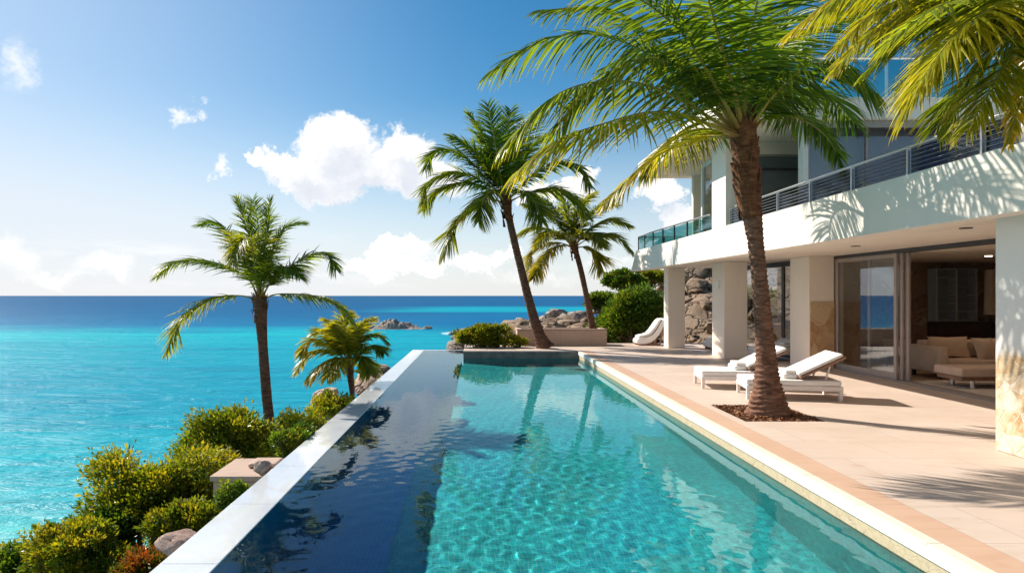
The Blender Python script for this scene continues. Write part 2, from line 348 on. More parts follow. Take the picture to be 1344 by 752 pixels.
mr_, tr_, or_ = mat('frond_stalk'); at_ = tr_('ShaderNodeAttribute', attribute_name='tint'); sb_ = tr_('ShaderNodeSeparateColor', {0: at_.outputs['Color']})
nz_ = tr_.noise(pos(tr_), 14, 5, 0.6)
cs_ = tr_.mix(tr_.m('ADD', sb_.outputs[2], tr_.m('MULTIPLY', tr_.m('SUBTRACT', nz_, 0.5), 0.7), clamp=True), (0.33, 0.27, 0.045), (0.21, 0.075, 0.022))
pbr(tr_, or_, col=cs_, rough=0.5, spec=0.3, normal=bump(tr_, nz_, 0.2, 0.01)); M['rachis'] = mr_

def bark_mat(name, dark, light):
    m, t, o = mat(name); p = pos(t)
    n = t.noise(t.vm('MULTIPLY', p, (6, 6, 22)), 1.0, 6, 0.65, 0.4); fib = t.noise(t.vm('MULTIPLY', p, (60, 60, 10)), 1.0, 4, 0.6)
    c = t.mix(t.mr(n, 0.32, 0.68), dark, light)
    c = t.mix(t.m('MULTIPLY', t.mr(fib, 0.5, 0.75), 0.4), c, tuple(x * 0.5 for x in dark))
    pbr(t, o, col=c, rough=0.85, spec=0.2, normal=bump(t, t.m('ADD', t.m('MULTIPLY', n, 0.7), t.m('MULTIPLY', fib, 0.4)), 0.8, 0.02))
    return m
M['bark'] = bark_mat('palm_bark', (0.065, 0.027, 0.017), (0.30, 0.155, 0.10))
M['bark_dark'] = bark_mat('palm_bark_dark', (0.055, 0.024, 0.016), (0.20, 0.10, 0.062))
M['boot'] = bark_mat('leaf_base_fibre', (0.07, 0.025, 0.012), (0.26, 0.11, 0.05))
M['twig'] = simple('twig_bark', (0.10, 0.065, 0.045), 0.8, 0.3, 8)

def rock_mat(name, a, b, c3):
    m, t, o = mat(name); p = pos(t)
    n = t.noise(p, 0.9, 9, 0.68, 0.4); n2 = t.noise(p, 5, 8, 0.7)
    c = t.ramp(t.m('ADD', t.m('MULTIPLY', n, 0.7), t.m('MULTIPLY', n2, 0.3)), [(0.30, a), (0.48, b), (0.66, c3)])
    cr = t('ShaderNodeTexVoronoi', {'Scale': 1.1, 'Vector': t.vm('ADD', p, t.vm('MULTIPLY', t.noise(p, 1.5, 4, out=1), (0.8,) * 3))}, feature='DISTANCE_TO_EDGE').outputs['Distance']
    c = t.mix(t.mr(cr, 0.0, 0.05), tuple(x * 0.35 for x in a), c)
    pbr(t, o, col=c, rough=0.9, spec=0.2, normal=bump(t, t.m('ADD', n2, t.mr(cr, 0, 0.08)), 0.9, 0.08))
    return m
M['rock'] = rock_mat('grey_granite', (0.13, 0.10, 0.08), (0.30, 0.245, 0.20), (0.46, 0.39, 0.33))
M['rock_pink'] = rock_mat('pink_granite', (0.25, 0.15, 0.12), (0.42, 0.29, 0.24), (0.55, 0.42, 0.36))
def soil_mat(name, a, b, g):
    m, t, o = mat(name); p = pos(t)
    n = t.noise(p, 1.2, 8, 0.68); c = t.mix(t.mr(n, 0.35, 0.65), a, b)
    c = t.mix(t.m('MULTIPLY', t.mr(t.noise(p, 0.6, 6, 0.6), 0.42, 0.55), 0.8), c, g)
    pbr(t, o, col=c, rough=0.95, spec=0.1, normal=bump(t, t.noise(p, 8, 7, 0.7), 0.8, 0.06)); return m
M['hill_rock'] = rock_mat('brown_hill_rock', (0.11, 0.07, 0.045), (0.26, 0.175, 0.115), (0.40, 0.30, 0.215))
M['soil'] = soil_mat('cliff_soil', (0.10, 0.065, 0.04), (0.22, 0.15, 0.095), (0.035, 0.055, 0.012))
M['hill'] = soil_mat('hill_ground', (0.17, 0.105, 0.065), (0.33, 0.23, 0.155), (0.10, 0.085, 0.035))
M['mulch'] = simple('dark_mulch', (0.13, 0.055, 0.028), 0.9, 0.5, 25, 0.8, bscale=40)
M['chip'] = simple('bark_chip', (0.25, 0.11, 0.05), 0.85, 0.6, 30, 0.4)

# ------------------------------------------------------------------ object helpers
def wloc(o):
    v = Vector((0, 0, 0))
    while o is not None: v = v + o.location; o = o.parent
    return v
def tag(o, label=None, cat=None, group=None, kind=None):
    if label: o['label'] = label
    if cat: o['category'] = cat
    if group: o['group'] = group
    if kind: o['kind'] = kind
    return o
def thing(name, label, cat, loc, rotz=0.0, group=None):
    o = bpy.data.objects.new(name, None); o.empty_display_size = 0.2; C.objects.link(o)
    o.location = loc; o.rotation_euler = (0, 0, rotz); return tag(o, label, cat, group)
def mesh_np(name, V, Fq, mats, parent=None, world=True, smooth=False, tint=None, midx=None):
    """V (n,3) array, Fq list/array of faces (all same size arrays allowed as list of arrays)"""
    me = bpy.data.meshes.new(name)
    V = np.asarray(V, dtype=np.float32)
    off = wloc(parent) if (parent is not None and world) else Vector((0, 0, 0))
    V = V - np.array(off, dtype=np.float32)
    arrs = [np.asarray(a, dtype=np.int32) for a in (Fq if isinstance(Fq, list) else [Fq])]
    arrs = [a for a in arrs if a.size]
    loops = np.concatenate([a.ravel() for a in arrs]); sizes = np.concatenate([np.full(len(a), a.shape[1], dtype=np.int32) for a in arrs])
    starts = np.concatenate([[0], np.cumsum(sizes)[:-1]]).astype(np.int32)
    me.vertices.add(len(V)); me.vertices.foreach_set('co', V.ravel())
    me.loops.add(len(loops)); me.loops.foreach_set('vertex_index', loops)
    me.polygons.add(len(sizes)); me.polygons.foreach_set('loop_start', starts); me.polygons.foreach_set('loop_total', sizes)
    if smooth: me.polygons.foreach_set('use_smooth', np.ones(len(sizes), dtype=bool))
    for m in (mats if isinstance(mats, (list, tuple)) else [mats]): me.materials.append(m)
    if midx is not None: me.polygons.foreach_set('material_index', np.asarray(midx, dtype=np.int32))
    if tint is not None:
        ca = me.color_attributes.new('tint', 'FLOAT_COLOR', 'POINT')
        ca.data.foreach_set('color', np.asarray(tint, dtype=np.float32).ravel())
    me.update(calc_edges=True); me.validate()
    o = bpy.data.objects.new(name, me); C.objects.link(o)
    if parent is not None: o.parent = parent
    return o
class MB:
    """collects shapes into one bmesh; build() links it as one object"""
    def __init__(s): s.bm = bmesh.new()
    def box(s, x0, x1, y0, y1, z0, z1, bev=0.0, seg=2, rot=None, piv=None):
        r = bmesh.ops.create_cube(s.bm, size=1.0)
        vs = r['verts']
        bmesh.ops.scale(s.bm, vec=(x1 - x0, y1 - y0, z1 - z0), verts=vs)
        bmesh.ops.translate(s.bm, vec=((x0 + x1) / 2, (y0 + y1) / 2, (z0 + z1) / 2), verts=vs)
        if bev > 0:
            ed = list({e for v in vs for e in v.link_edges})
            rr = bmesh.ops.bevel(s.bm, geom=ed, offset=bev, segments=seg, affect='EDGES', profile=0.5)
            vs = list({v for v in rr['verts']} | {v for v in vs if v.is_valid})
        if rot is not None:
            vs = [v for v in vs if v.is_valid]
            bmesh.ops.rotate(s.bm, cent=piv or ((x0 + x1) / 2, (y0 + y1) / 2, (z0 + z1) / 2), matrix=rot, verts=vs)
        return s
    def poly(s, pts):
        s.bm.faces.new([s.bm.verts.new(p) for p in pts]); return s
    def prism(s, prof, axis, a0, a1, end=None):
        """prof: list of 2D points; axis 'y': (x,z) extruded along y; 'x': (y,z) along x"""
        def mk(p, a):
            return (p[0], a, p[1]) if axis == 'y' else ((a, p[0], p[1]) if axis == 'x' else (p[0], p[1], a))
        v0 = [s.bm.verts.new(mk(p, a0)) for p in prof]; v1 = [s.bm.verts.new(mk(p, a1 if end is None else end[i])) for i, p in enumerate(prof)]
        n = len(prof)
        for i in range(n): s.bm.faces.new((v0[i], v0[(i + 1) % n], v1[(i + 1) % n], v1[i]))
        s.bm.faces.new(v0[::-1]); s.bm.faces.new(v1); return s
    def tube(s, pts, rad, n=8, cap=True):
        pts = [Vector(p) for p in pts]
        if not isinstance(rad, (list, tuple)): rad = [rad] * len(pts)
        prev = None; rings = []
        for i, p in enumerate(pts):
            tdir = (pts[min(i + 1, len(pts) - 1)] - pts[max(i - 1, 0)]).normalized()
            a = tdir.orthogonal().normalized() if prev is None else (prev - tdir * prev.dot(tdir)).normalized()
            prev = a; b = tdir.cross(a)
            rings.append([s.bm.verts.new(p + (a * math.cos(2 * math.pi * k / n) + b * math.sin(2 * math.pi * k / n)) * rad[i]) for k in range(n)])
        for r0, r1 in zip(rings, rings[1:]):
            for k in range(n): s.bm.faces.new((r0[k], r0[(k + 1) % n], r1[(k + 1) % n], r1[k]))
        if cap: s.bm.faces.new(rings[0][::-1]); s.bm.faces.new(rings[-1])
        return s
    def build(s, name, m, parent=None, world=True, smooth=False):
        bmesh.ops.recalc_face_normals(s.bm, faces=s.bm.faces)
        if parent is not None and world:
            bmesh.ops.translate(s.bm, vec=-wloc(parent), verts=s.bm.verts)
        me = bpy.data.meshes.new(name); s.bm.to_mesh(me); s.bm.free()
        me.materials.append(m)
        if smooth:
            me.polygons.foreach_set('use_smooth', np.ones(len(me.polygons), dtype=bool))
            try: me.set_sharp_from_angle(angle=R(38))
            except Exception: pass
        o = bpy.data.objects.new(name, me); C.objects.link(o)
        if parent is not None: o.parent = parent
        return o
def S(o, label=None): return tag(o, label, None, None, 'structure')
def copy_tree(o, parent=None):
    c = o.copy(); C.objects.link(c)
    if parent is not None: c.parent = parent
    for ch in list(o.children): copy_tree(ch, c)
    return c
def fbm(p, oct=4): return mnoise.fractal(p, 1.0, 2.0, oct)

# ------------------------------------------------------------------ ground, sea, pool
ZW = -0.22                               # water level

XR, XL, XLO = 3.285, -1.947, -2.39       # right pool wall, inner and outer lip of the overflow edge
YN, YF, YWALL, XWALL = -6.0, 24.7, 21.65, -0.44

m = MB(); m.poly([(-45000, -2000, SEA), (45000, -2000, SEA), (45000, 60000, SEA), (-45000, 60000, SEA)])
S(m.build('sea', M['sea']))

def smooth(a, b, x):
    t = min(1, max(0, (x - a) / (b - a))); return t * t * (3 - 2 * t)
def cliff_z(x, y):
    c = -2.3 + 3.2 * smooth(24, 34, y) + 0.6 * math.sin(y * 0.31)
    if y < 24: c = -2.3 - 0.0 * y
    s = c - x                             # distance out from the wall
    prof = [(-50, -1.35), (0, -1.45), (1.2, -1.75), (2.4, -2.5), (4.0, -4.4), (6.5, -7.8), (10, -12.0), (14, -14.2), (60, -15)]
    z = prof[-1][1]
    for (a, za), (b, zb) in zip(prof, prof[1:]):
        if a <= s <= b: z = za + (zb - za) * (s - a) / (b - a); break
    z += 0.25 * fbm(Vector((x * 0.5, y * 0.5, 1.0))) * smooth(-0.2, 2, s)
    if y > 24.5:
        h = 3.4 * smooth(5.4 + (y - 26) * .27, 10.5 + (y - 26) * .22, x) * smooth(26, 36, y)
        up = smooth(-0.5, 3.0, x) * smooth(25, 27, y)
        z = max(z, -1.35) * up + z * (1 - up) if x > -1 else z
        z = z + up * (1.15 + h + 0.45 * fbm(Vector((x * 0.35, y * 0.35, 4.0))) + 0.22 * abs(fbm(Vector((x * 1.1, y * 1.1, 9.0)))))
        z -= 16 * smooth(52, 95, y)
    return z
def grid(name, xs, ys, fn, m_):
    V = np.array([(x, y, fn(x, y)) for y in ys for x in xs]); nx = len(xs)
    idx = np.arange(len(V)).reshape(len(ys), nx)
    Q = np.stack([idx[:-1, :-1], idx[:-1, 1:], idx[1:, 1:], idx[1:, :-1]], -1).reshape(-1, 4)
    return mesh_np(name, V, Q, m_, smooth=True)
xs = np.concatenate([np.arange(-30, -9, 1.0), np.arange(-9, -2.30, 0.25)])
S(grid('cliff', xs, np.arange(-12, 25.0, 0.4), cliff_z, M['soil']))
S(grid('hillside', np.concatenate([np.arange(-20, -4, 1.0), np.arange(-4, 14, 0.4), np.arange(14, 70, 2.0)]),
       np.concatenate([np.arange(24.8, 45, 0.4), np.arange(45, 100, 1.5)]), cliff_z, M['hill_rock']))

# deck
m = MB()
for (x0, x1, y0, y1) in ((3.69, 8.80, -8, 9.6), (3.69, 3.85, 9.6, 11.05), (5.0, 8.80, 9.6, 11.05), (3.69, 8.80, 11.05, 25.4), (XWALL, 3.69, YWALL + 0.32, 25.4),
                         (8.80, 20, -8, 8.0), (8.80, 20, 18.6, 25.4)):
    m.poly([(x0, y0, 0), (x1, y0, 0), (x1, y1, 0), (x0, y1, 0)])
m.poly([(XWALL, 25.4, 0), (XWALL, 25.4, -1.5), (20, 25.4, -1.5), (20, 25.4, 0)])
m.poly([(XWALL, YWALL + .32, 0), (XWALL, 25.4, 0), (XWALL, 25.4, -1.5), (XWALL, YWALL + .32, -1.5)])
S(m.build('deck', M['deck']))
m = MB(); m.box(3.388, 3.686, -8, YWALL + .3, -0.3, 0.001)
S(m.build('deck_border', M['border']))
m = MB(); y = -8.0
while y < YWALL:
    y1 = min(y + 0.92, YWALL + 0.31); m.box(3.272, 3.384, y, y1 - 0.004, -0.02, 0.003, 0.006); y = y1
S(m.build('pool_coping', M['coping']))
m = MB(); m.box(3.267, 3.384, -8, YWALL - .002, -0.11, -0.021, 0.004)
S(m.build('coping_face', M['white_mosaic']))
m = MB(); m.box(XR, 3.5, -8, YF, ZW - 0.06, -0.112); S(m.build('waterline_band', M['sand_band']))
m = MB(); m.box(XR + .004, 3.5, -8, YF, -2.3, ZW - 0.062)
m.box(XWALL, 3.283, YWALL + .03, YWALL + .32, -2.3, ZW - 0.05); m.box(XL - .1, 3.5, YN - .3, YN, -2.0, 0.0)
m.box(XWALL - .002, XWALL + .1, YWALL + .035, YF, -2.3, ZW - 0.05)
S(m.build('pool_wall', M['mosaic_wall']))
m = MB(); m.box(XWALL, 3.384, YWALL, YWALL + .318, ZW - 0.04, -0.003, 0.01); S(m.build('pool_end_wall', M['greywall']))
ZF, ZL, XLEDGE = -1.65, -1.60, -0.86
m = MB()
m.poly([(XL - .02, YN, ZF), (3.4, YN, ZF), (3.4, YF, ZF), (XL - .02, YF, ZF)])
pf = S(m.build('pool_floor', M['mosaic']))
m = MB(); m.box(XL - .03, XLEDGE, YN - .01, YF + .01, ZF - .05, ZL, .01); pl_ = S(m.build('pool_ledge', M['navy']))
m = MB(); y = -8.0
while y < YF + .25:
    y1 = min(y + 1.45, YF + .25); m.box(XLO, XL, y, y1 - .003, -2.4, ZW + 0.006, 0.008); y = y1
m.box(XL + .001, XWALL, YF, YF + .25, -2.4, ZW + 0.006, 0.012)
S(m.build('overflow_edge', M['weir']))
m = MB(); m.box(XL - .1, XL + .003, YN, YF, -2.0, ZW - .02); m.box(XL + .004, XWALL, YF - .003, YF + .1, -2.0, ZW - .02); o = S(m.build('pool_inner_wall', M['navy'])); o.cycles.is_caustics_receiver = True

def waves(x, y, comps):
    z = np.zeros_like(x)
    for kx, ky, ph, a in comps: z += a * np.sin(kx * x + ky * y + ph)
    return z
wr = np.random.default_rng(3); comps = []
for lam, a, n in ((1.0, 0.00032, 4), (0.46, 0.00020, 6), (0.23, 0.00024, 10), (0.15, 0.00013, 12)):
    for k in range(n):
        th = wr.uniform(0, 2 * math.pi); l = lam * wr.uniform(0.8, 1.25); kk = 2 * math.pi / l
        comps.append((kk * math.cos(th), kk * math.sin(th), wr.uniform(0, 6.28), a * wr.uniform(.6, 1.2)))
yy = [YN]
while yy[-1] < YF: yy.append(yy[-1] + (0.10 if yy[-1] < 3.5 else 0.017 + 0.002 * (yy[-1] - 3.5)))
yy[-1] = YF
ys = np.array(yy); xs = np.linspace(XL + .001, XR - .001, 270)
GX, GY = np.meshgrid(xs, ys)
patch = 0.75 + 0.5 * np.sin(GX * 0.9 + 1.1 * np.sin(GY * .5)) * np.sin(GY * 0.43 + .6)
patch = patch * np.interp(GY, [4, 7, 11, 22], [1.25, 0.8, 0.42, 0.22])
patch = patch * (0.62 + 0.38 * np.clip((GX + 1.3) / 0.9, 0, 1))
GZ = ZW + waves(GX, GY, comps) * patch
V = np.stack([GX, GY, GZ], -1).reshape(-1, 3); idx = np.arange(len(V)).reshape(len(ys), len(xs))
Q = np.stack([idx[:-1, :-1], idx[:-1, 1:], idx[1:, 1:], idx[1:, :-1]], -1).reshape(-1, 4)
pw_ = S(mesh_np('pool_water', V, Q, M['water'], smooth=True))
pw_.cycles.is_caustics_caster = True
for o in bpy.data.objects:
    if o.name in ('pool_floor', 'pool_ledge', 'pool_wall'): o.cycles.is_caustics_receiver = True

# ------------------------------------------------------------------ villa
villa = thing('villa', 'white two-storey modern villa with long balcony and open glass doors along the terrace', 'villa', (8.0, 14.0, 0))
V_ = villa
m = MB()                                                    # balcony slab with deep white fascia
prof = [(5.45, 2.65), (5.45, 3.33), (5.66, 3.33), (5.66, 3.02), (16.0, 3.02), (16.0, 2.77), (6.85, 2.77), (6.75, 2.765), (5.62, 2.652)]
ends = [23.7 - (p[1] - 2.65) * 1.1 for p in prof]
m.prism(prof, 'y', 2.0, 0, ends)
slab = m.build('balcony_slab', M['plaster'], V_)
def col(x0, x1, y0, y1, z0, z1, mt='column_plaster', bev=0.015):
    m = MB(); m.box(x0, x1, y0, y1, z0, z1, bev); return m.build('column', M[mt], V_)
c1 = col(6.55, 7.12, 22.96, 23.5, 0, 2.768); c2 = col(7.07, 7.74, 19.18, 20.17, 0, 2.768); c3 = col(8.17, 8.79, 16.5, 17.5, 0, 2.768)
m = MB(); m.box(8.19, 8.785, 16.47, 16.498, 0.002, 1.65, 0.006); m.build('stone_panel', M['trav_panel'], c3)
# near pillar: rubble at the foot merging into plaster
def pillar_mat():
    mm, t, o = mat('pillar_rubble_plaster'); p = pos(t)
    z = t('ShaderNodeSeparateXYZ', {0: p}).outputs[2]
    edge = t.mr(t.m('ADD', z, t.m('MULTIPLY', t.m('SUBTRACT', t.noise(p, 2.4, 5, 0.6), 0.5), 0.9)), 1.25, 1.05, smooth=True)
    q = t.vm('ADD', p, t.vm('MULTIPLY', t.noise(p, 2.5, 3, out=1), (0.3,) * 3))
    v = t('ShaderNodeTexVoronoi', {'Scale': 4.4, 'Vector': q}); e = t('ShaderNodeTexVoronoi', {'Scale': 4.4, 'Vector': q}, feature='DISTANCE_TO_EDGE').outputs['Distance']
    hs = t('ShaderNodeSeparateColor', {0: v.outputs['Color']}).outputs[0]; n = t.noise(p, 6, 8, 0.72, 0.6)
    sc = t.ramp(t.m('ADD', t.m('MULTIPLY', hs, 0.34), t.m('MULTIPLY', t.mr(n, .28, .72), 0.62)), [(0.15, (0.40, 0.23, 0.10)), (0.36, (0.56, 0.42, 0.26)), (0.6, (0.68, 0.60, 0.48))])
    mort = t.mr(t.m('ADD', e, t.m('MULTIPLY', t.m('SUBTRACT', n, 0.5), 0.12)), 0.005, 0.03, smooth=True)
    sc = t.mix(mort, t.mix(t.mr(n, .4, .6), (0.70, 0.63, 0.52), (0.50, 0.40, 0.28)), sc)
    c = t.mix(edge, (0.80, 0.77, 0.73), sc)
    pbr(t, o, col=c, rough=0.85, spec=0.2, normal=bump(t, t.m('ADD', t.m('MULTIPLY', t.m('MULTIPLY', mort, edge), 0.7), t.m('MULTIPLY', n, 0.4)), 0.5, 0.02)); return mm
M['pillar'] = pillar_mat()
c4 = col(6.04, 7.2, 5.6, 7.82, 0, 2.72, 'pillar', 0.02)
m = MB(); m.box(5.985, 6.045, 6.93, 7.01, 2.28, 2.40, 0.008); m.build('wall_light', M['frame_white'], c4)
m = MB(); m.box(7.015, 7.075, 19.5, 19.66, 2.02, 2.22, 0.01); m.build('wall_light', M['frame_white'], c2)
# ground storey shell behind the doors (plane x = 8.85)
XD = 8.85
for bx in ((XD, XD + .15, 8.0, 10.5, 0, 2.768), (16.0, 16.15, 7.85, 18.6, 0, 2.768), (XD, 16, 7.85, 8.0, 0, 2.768), (XD, XD + .14, 16.45, 17.52, 0, 2.767)):
    m = MB(); m.box(*bx); m.build('wall', M['plaster'], V_)
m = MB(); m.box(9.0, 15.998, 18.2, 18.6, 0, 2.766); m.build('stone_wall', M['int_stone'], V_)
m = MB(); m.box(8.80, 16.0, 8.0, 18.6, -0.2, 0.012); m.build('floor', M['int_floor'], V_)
m = MB(); m.box(9.02, 15.99, 8.01, 18.19, 2.70, 2.764); cei = m.build('ceiling', M['soffit'], V_)
for (x, y) in ((11.6, 15.2), (10.6, 12.6)):  # first is the lit ceiling light; second, out of view, is added room fill
    m = MB(); m.tube([(x, y, 2.699), (x, y, 2.688)], 0.07, 20); dl = m.build('downlight', M['lamp_glow'], cei)
    ld = bpy.data.lights.new('downlight_and_fill', 'SPOT'); lo = bpy.data.objects.new('downlight_and_fill', ld); C.objects.link(lo); lo.location = (x, y, 2.67); ld.energy = 18; ld.color = (1, .78, .55); ld.spot_size = R(150); ld.spot_blend = .8; ld.shadow_soft_size = .06
m = MB(); m.box(8.78, 8.98, 10.5, 16.45, 2.69, 2.768, 0.004); m.build('door_track', M['frame_dark'], V_)
m = MB(); m.box(8.74, 8.98, 10.5, 16.45, 0.0, 0.035, 0.006); m.build('threshold', M['frame_grey'], V_)
for (x, y) in ((7.4, 13.1), (7.0, 9.6)):
    m = MB(); m.tube([(x, y, 2.7705), (x, y, 2.758)], 0.085, 20); m.build('downlight', M['frame_dark'], slab)
def door(x, y0, y1, z1=2.69, mt='frame_grey', gl='glass', st=0.09, name='sliding_door', dep=0.05):
    m = MB(); z0 = 0.036
    m.box(x - dep / 2, x + dep / 2, y0, y0 + st, z0, z1, 0.006); m.box(x - dep / 2, x + dep / 2, y1 - st, y1, z0, z1, 0.006)
    m.box(x - dep / 2, x + dep / 2, y0 + st, y1 - st, z0, z0 + 0.13, 0.006); m.box(x - dep / 2, x + dep / 2, y0 + st, y1 - st, z1 - 0.09, z1, 0.006)
    f = m.build(name, M[mt], V_)
    m = MB(); m.box(x - 0.006, x + 0.006, y0 + st - .01, y1 - st + .01, z0 + .12, z1 - .08); m.build('pane', M[gl], f)
    return f
door(8.81, 14.05, 16.42); door(8.875, 13.95, 15.2); 
m = MB(); m.box(8.915, 8.965, 13.85, 13.97, 0.036, 2.69, 0.006); m.build('door_jamb', M['frame_grey'], V_)
# far glazing behind the porch columns
for (a, b) in ((17.55, 19.3), (19.3, 21.0), (21.0, 22.9), (22.9, 24.75)):
    door(8.82, a, b, 2.72, 'frame_dark', 'glass', 0.08, 'glass_door')
m = MB(); m.box(8.75, 8.9, 17.52, 24.8, 2.72, 2.768); m.build('door_track', M['frame_dark'], V_)
# upper storey
m = MB(); m.box(4.66, 14.0, 12.9, 19.4, 5.20, 5.62, 0.02); roof = m.build('roof', M['plaster'], V_)
m = MB(); m.box(4.67, 13.99, 12.92, 19.39, 5.186, 5.199); m.build('roof_soffit', M['wall_tan'], roof)
m = MB(); m.box(6.4, 13.9, 12.97, 13.03, 5.05, 5.185, 0.004); m.build('window_head', M['frame_grey'], roof)
cu = col(5.452, 6.10, 14.7, 15.57, 3.33, 5.185, 'plaster', 0.01)
m = MB(); m.box(5.58, 6.5, 5.4, 6.92, 3.0, 5.9, 0.02); m.build('column', M['pillar_up'] if 'pillar_up' in M else M['plaster'], V_)
for bx in ((6.1, 14, 18.9, 19.05, 3.02, 5.185), (13.85, 14, 13.1, 18.9, 3.02, 5.185)):
    m = MB(); m.box(*bx); m.build('upper_wall', M['wall_tan'], V_)
def window_y(x0, x1, y, z0, z1, mull, mt, gl, fr=0.05):
    m = MB()
    for x in [x0] + mull + [x1]: m.box(x - fr / 2, x + fr / 2, y - .03, y + .03, z0, z1, 0.004)
    m.box(x0 + fr / 2, x1 - fr / 2, y - .028, y + .028, z0, z0 + fr, 0.004); m.box(x0 + fr / 2, x1 - fr / 2, y - .028, y + .028, z1 - fr, z1, 0.004)
    f = m.build('window', M[mt], V_); m = MB(); m.box(x0, x1, y - .006, y + .006, z0 + .01, z1 - .01); m.build('pane', M[gl], f); return f
window_y(6.58, 13.8, 13.35, 3.03, 5.18, [7.75, 10.2], 'frame_grey', 'glass_grey')
m = MB(); m.box(6.44, 6.55, 13.25, 13.45, 3.03, 5.184, 0.006); m.build('corner_post', M['frame_white'], V_)
w = window_y(6.11, 7.9, 14.75, 3.03, 4.90, [], 'frame_grey', 'glass_grey')
m = MB(); m.box(6.14, 7.87, 14.73, 14.77, 4.55, 4.60); m.build('transom', M['frame_dark'], w)
m = MB(); m.box(6.15, 7.85, 14.81, 14.83, 3.04, 4.89); m.build('reflection_sheet', M['pale_reflection_sheet'], V_)  # added sheet that brightens the dark recess pane like a reflection
m = MB(); m.box(6.102, 7.9, 14.72, 14.85, 4.902, 5.184); m.build('upper_wall', M['wall_tan'], V_)
m = MB(); m.box(6.62, 7.72, 13.45, 13.48, 3.04, 5.183); m.build('pale_reflection_sheet', M['paper'], V_)  # added pale sheet standing in for the reflection in the left pane
m = MB(); m.box(7.76, 13.7, 13.5, 13.53, 3.04, 5.183); m.build('reflection_sheet', M['reflection_sheet'], V_)  # added grey sheet standing in for what these panes reflect
# tall side glazing behind the white upper column
m = MB(); m.box(5.82, 5.88, 15.575, 15.64, 3.03, 5.184); m.box(5.80, 5.90, 17.27, 17.36, 3.03, 5.184); m.box(5.82, 5.88, 15.64, 17.27, 5.10, 5.184)
f = m.build('window', M['frame_white'], V_); m = MB(); m.box(5.844, 5.856, 15.63, 17.28, 3.03, 5.11); m.build('pane', M['glass_grey'], f)
# roof terrace balustrade
m = MB()
for x in np.arange(5.0, 14.0, 1.5): m.box(x - .02, x + .02, 13.08, 13.12, 5.62, 6.42)
m.box(4.9, 13.9, 13.07, 13.13, 6.42, 6.46, 0.008)
f = m.build('roof_railing', M['steel'], V_); m = MB(); m.box(4.95, 13.9, 13.094, 13.106, 5.66, 6.40); m.build('glass_panel', M['glass_teal'], f)
# balcony railing: handrail with posts, glass and drawn reflection lines as sub-parts
XRL, ZT = 5.52, 3.70
ypost = [6.95] + [7.32 + 1.25 * i for i in range(13)]
ypost = [6.95, 7.32, 8.58, 9.86, 11.1, 12.3, 13.5, 14.62, 15.66, 16.6, 17.6, 18.75, 19.9, 21.0, 22.05, 22.9]
def railz(y): return ZT + 0.10 * smooth(14, 22, y)
m = MB(); 
pts = [(XRL, y, railz(y)) for y in np.linspace(6.93, 22.9, 40)] + [(x, 22.9, railz(22.9)) for x in (6.0, 7.0, 8.6)]
m.tube([p for p in pts if p[1] < 14.68], 0.022, 10); m.tube([p for p in pts if p[1] > 15.6], 0.022, 10)
rail = m.build('balcony_railing', M['steel'], V_, smooth=True)
for y in ypost:
    m = MB(); m.box(XRL - .02, XRL + .02, y - .015, y + .015, 3.02, railz(y), 0.003); m.build('post', M['frame_dark'] if y > 17 else M['steel'], rail)
for y0, y1 in zip(ypost, ypost[1:]):
    if 14.0 < y0 < 15.0: continue
    far = y0 > 15
    m = MB(); m.box(XRL + (.025 if not far else -.006), XRL + (.035 if not far else .006), y0 + .02, y1 - .02, 3.06, railz(y0) - 0.03); m.build('glass_panel', M['glass_teal' if far else 'glass_rail'], rail)
    if not far:
        m = MB()
        for k in range(7): m.tube([(XRL, y0 + .015, 3.30 + .055 * k), (XRL, (y0 + y1) / 2, 3.297 + .055 * k), (XRL, y1 - .015, 3.30 + .055 * k)], 0.0035, 5)  # thin rods added to draw the wavy reflections of the panel glass
        m.build('reflection_lines', M['reflection_line'], rail)
for x in (6.4, 7.5, 8.6):
    m = MB(); m.box(x - .015, x + .015, 22.88, 22.92, 3.02, railz(22.9)); m.build('post', M['frame_dark'], rail)
m = MB(); m.box(5.56, 8.58, 22.894, 22.906, 3.06, 3.76); m.build('glass_panel', M['glass_teal'], rail)

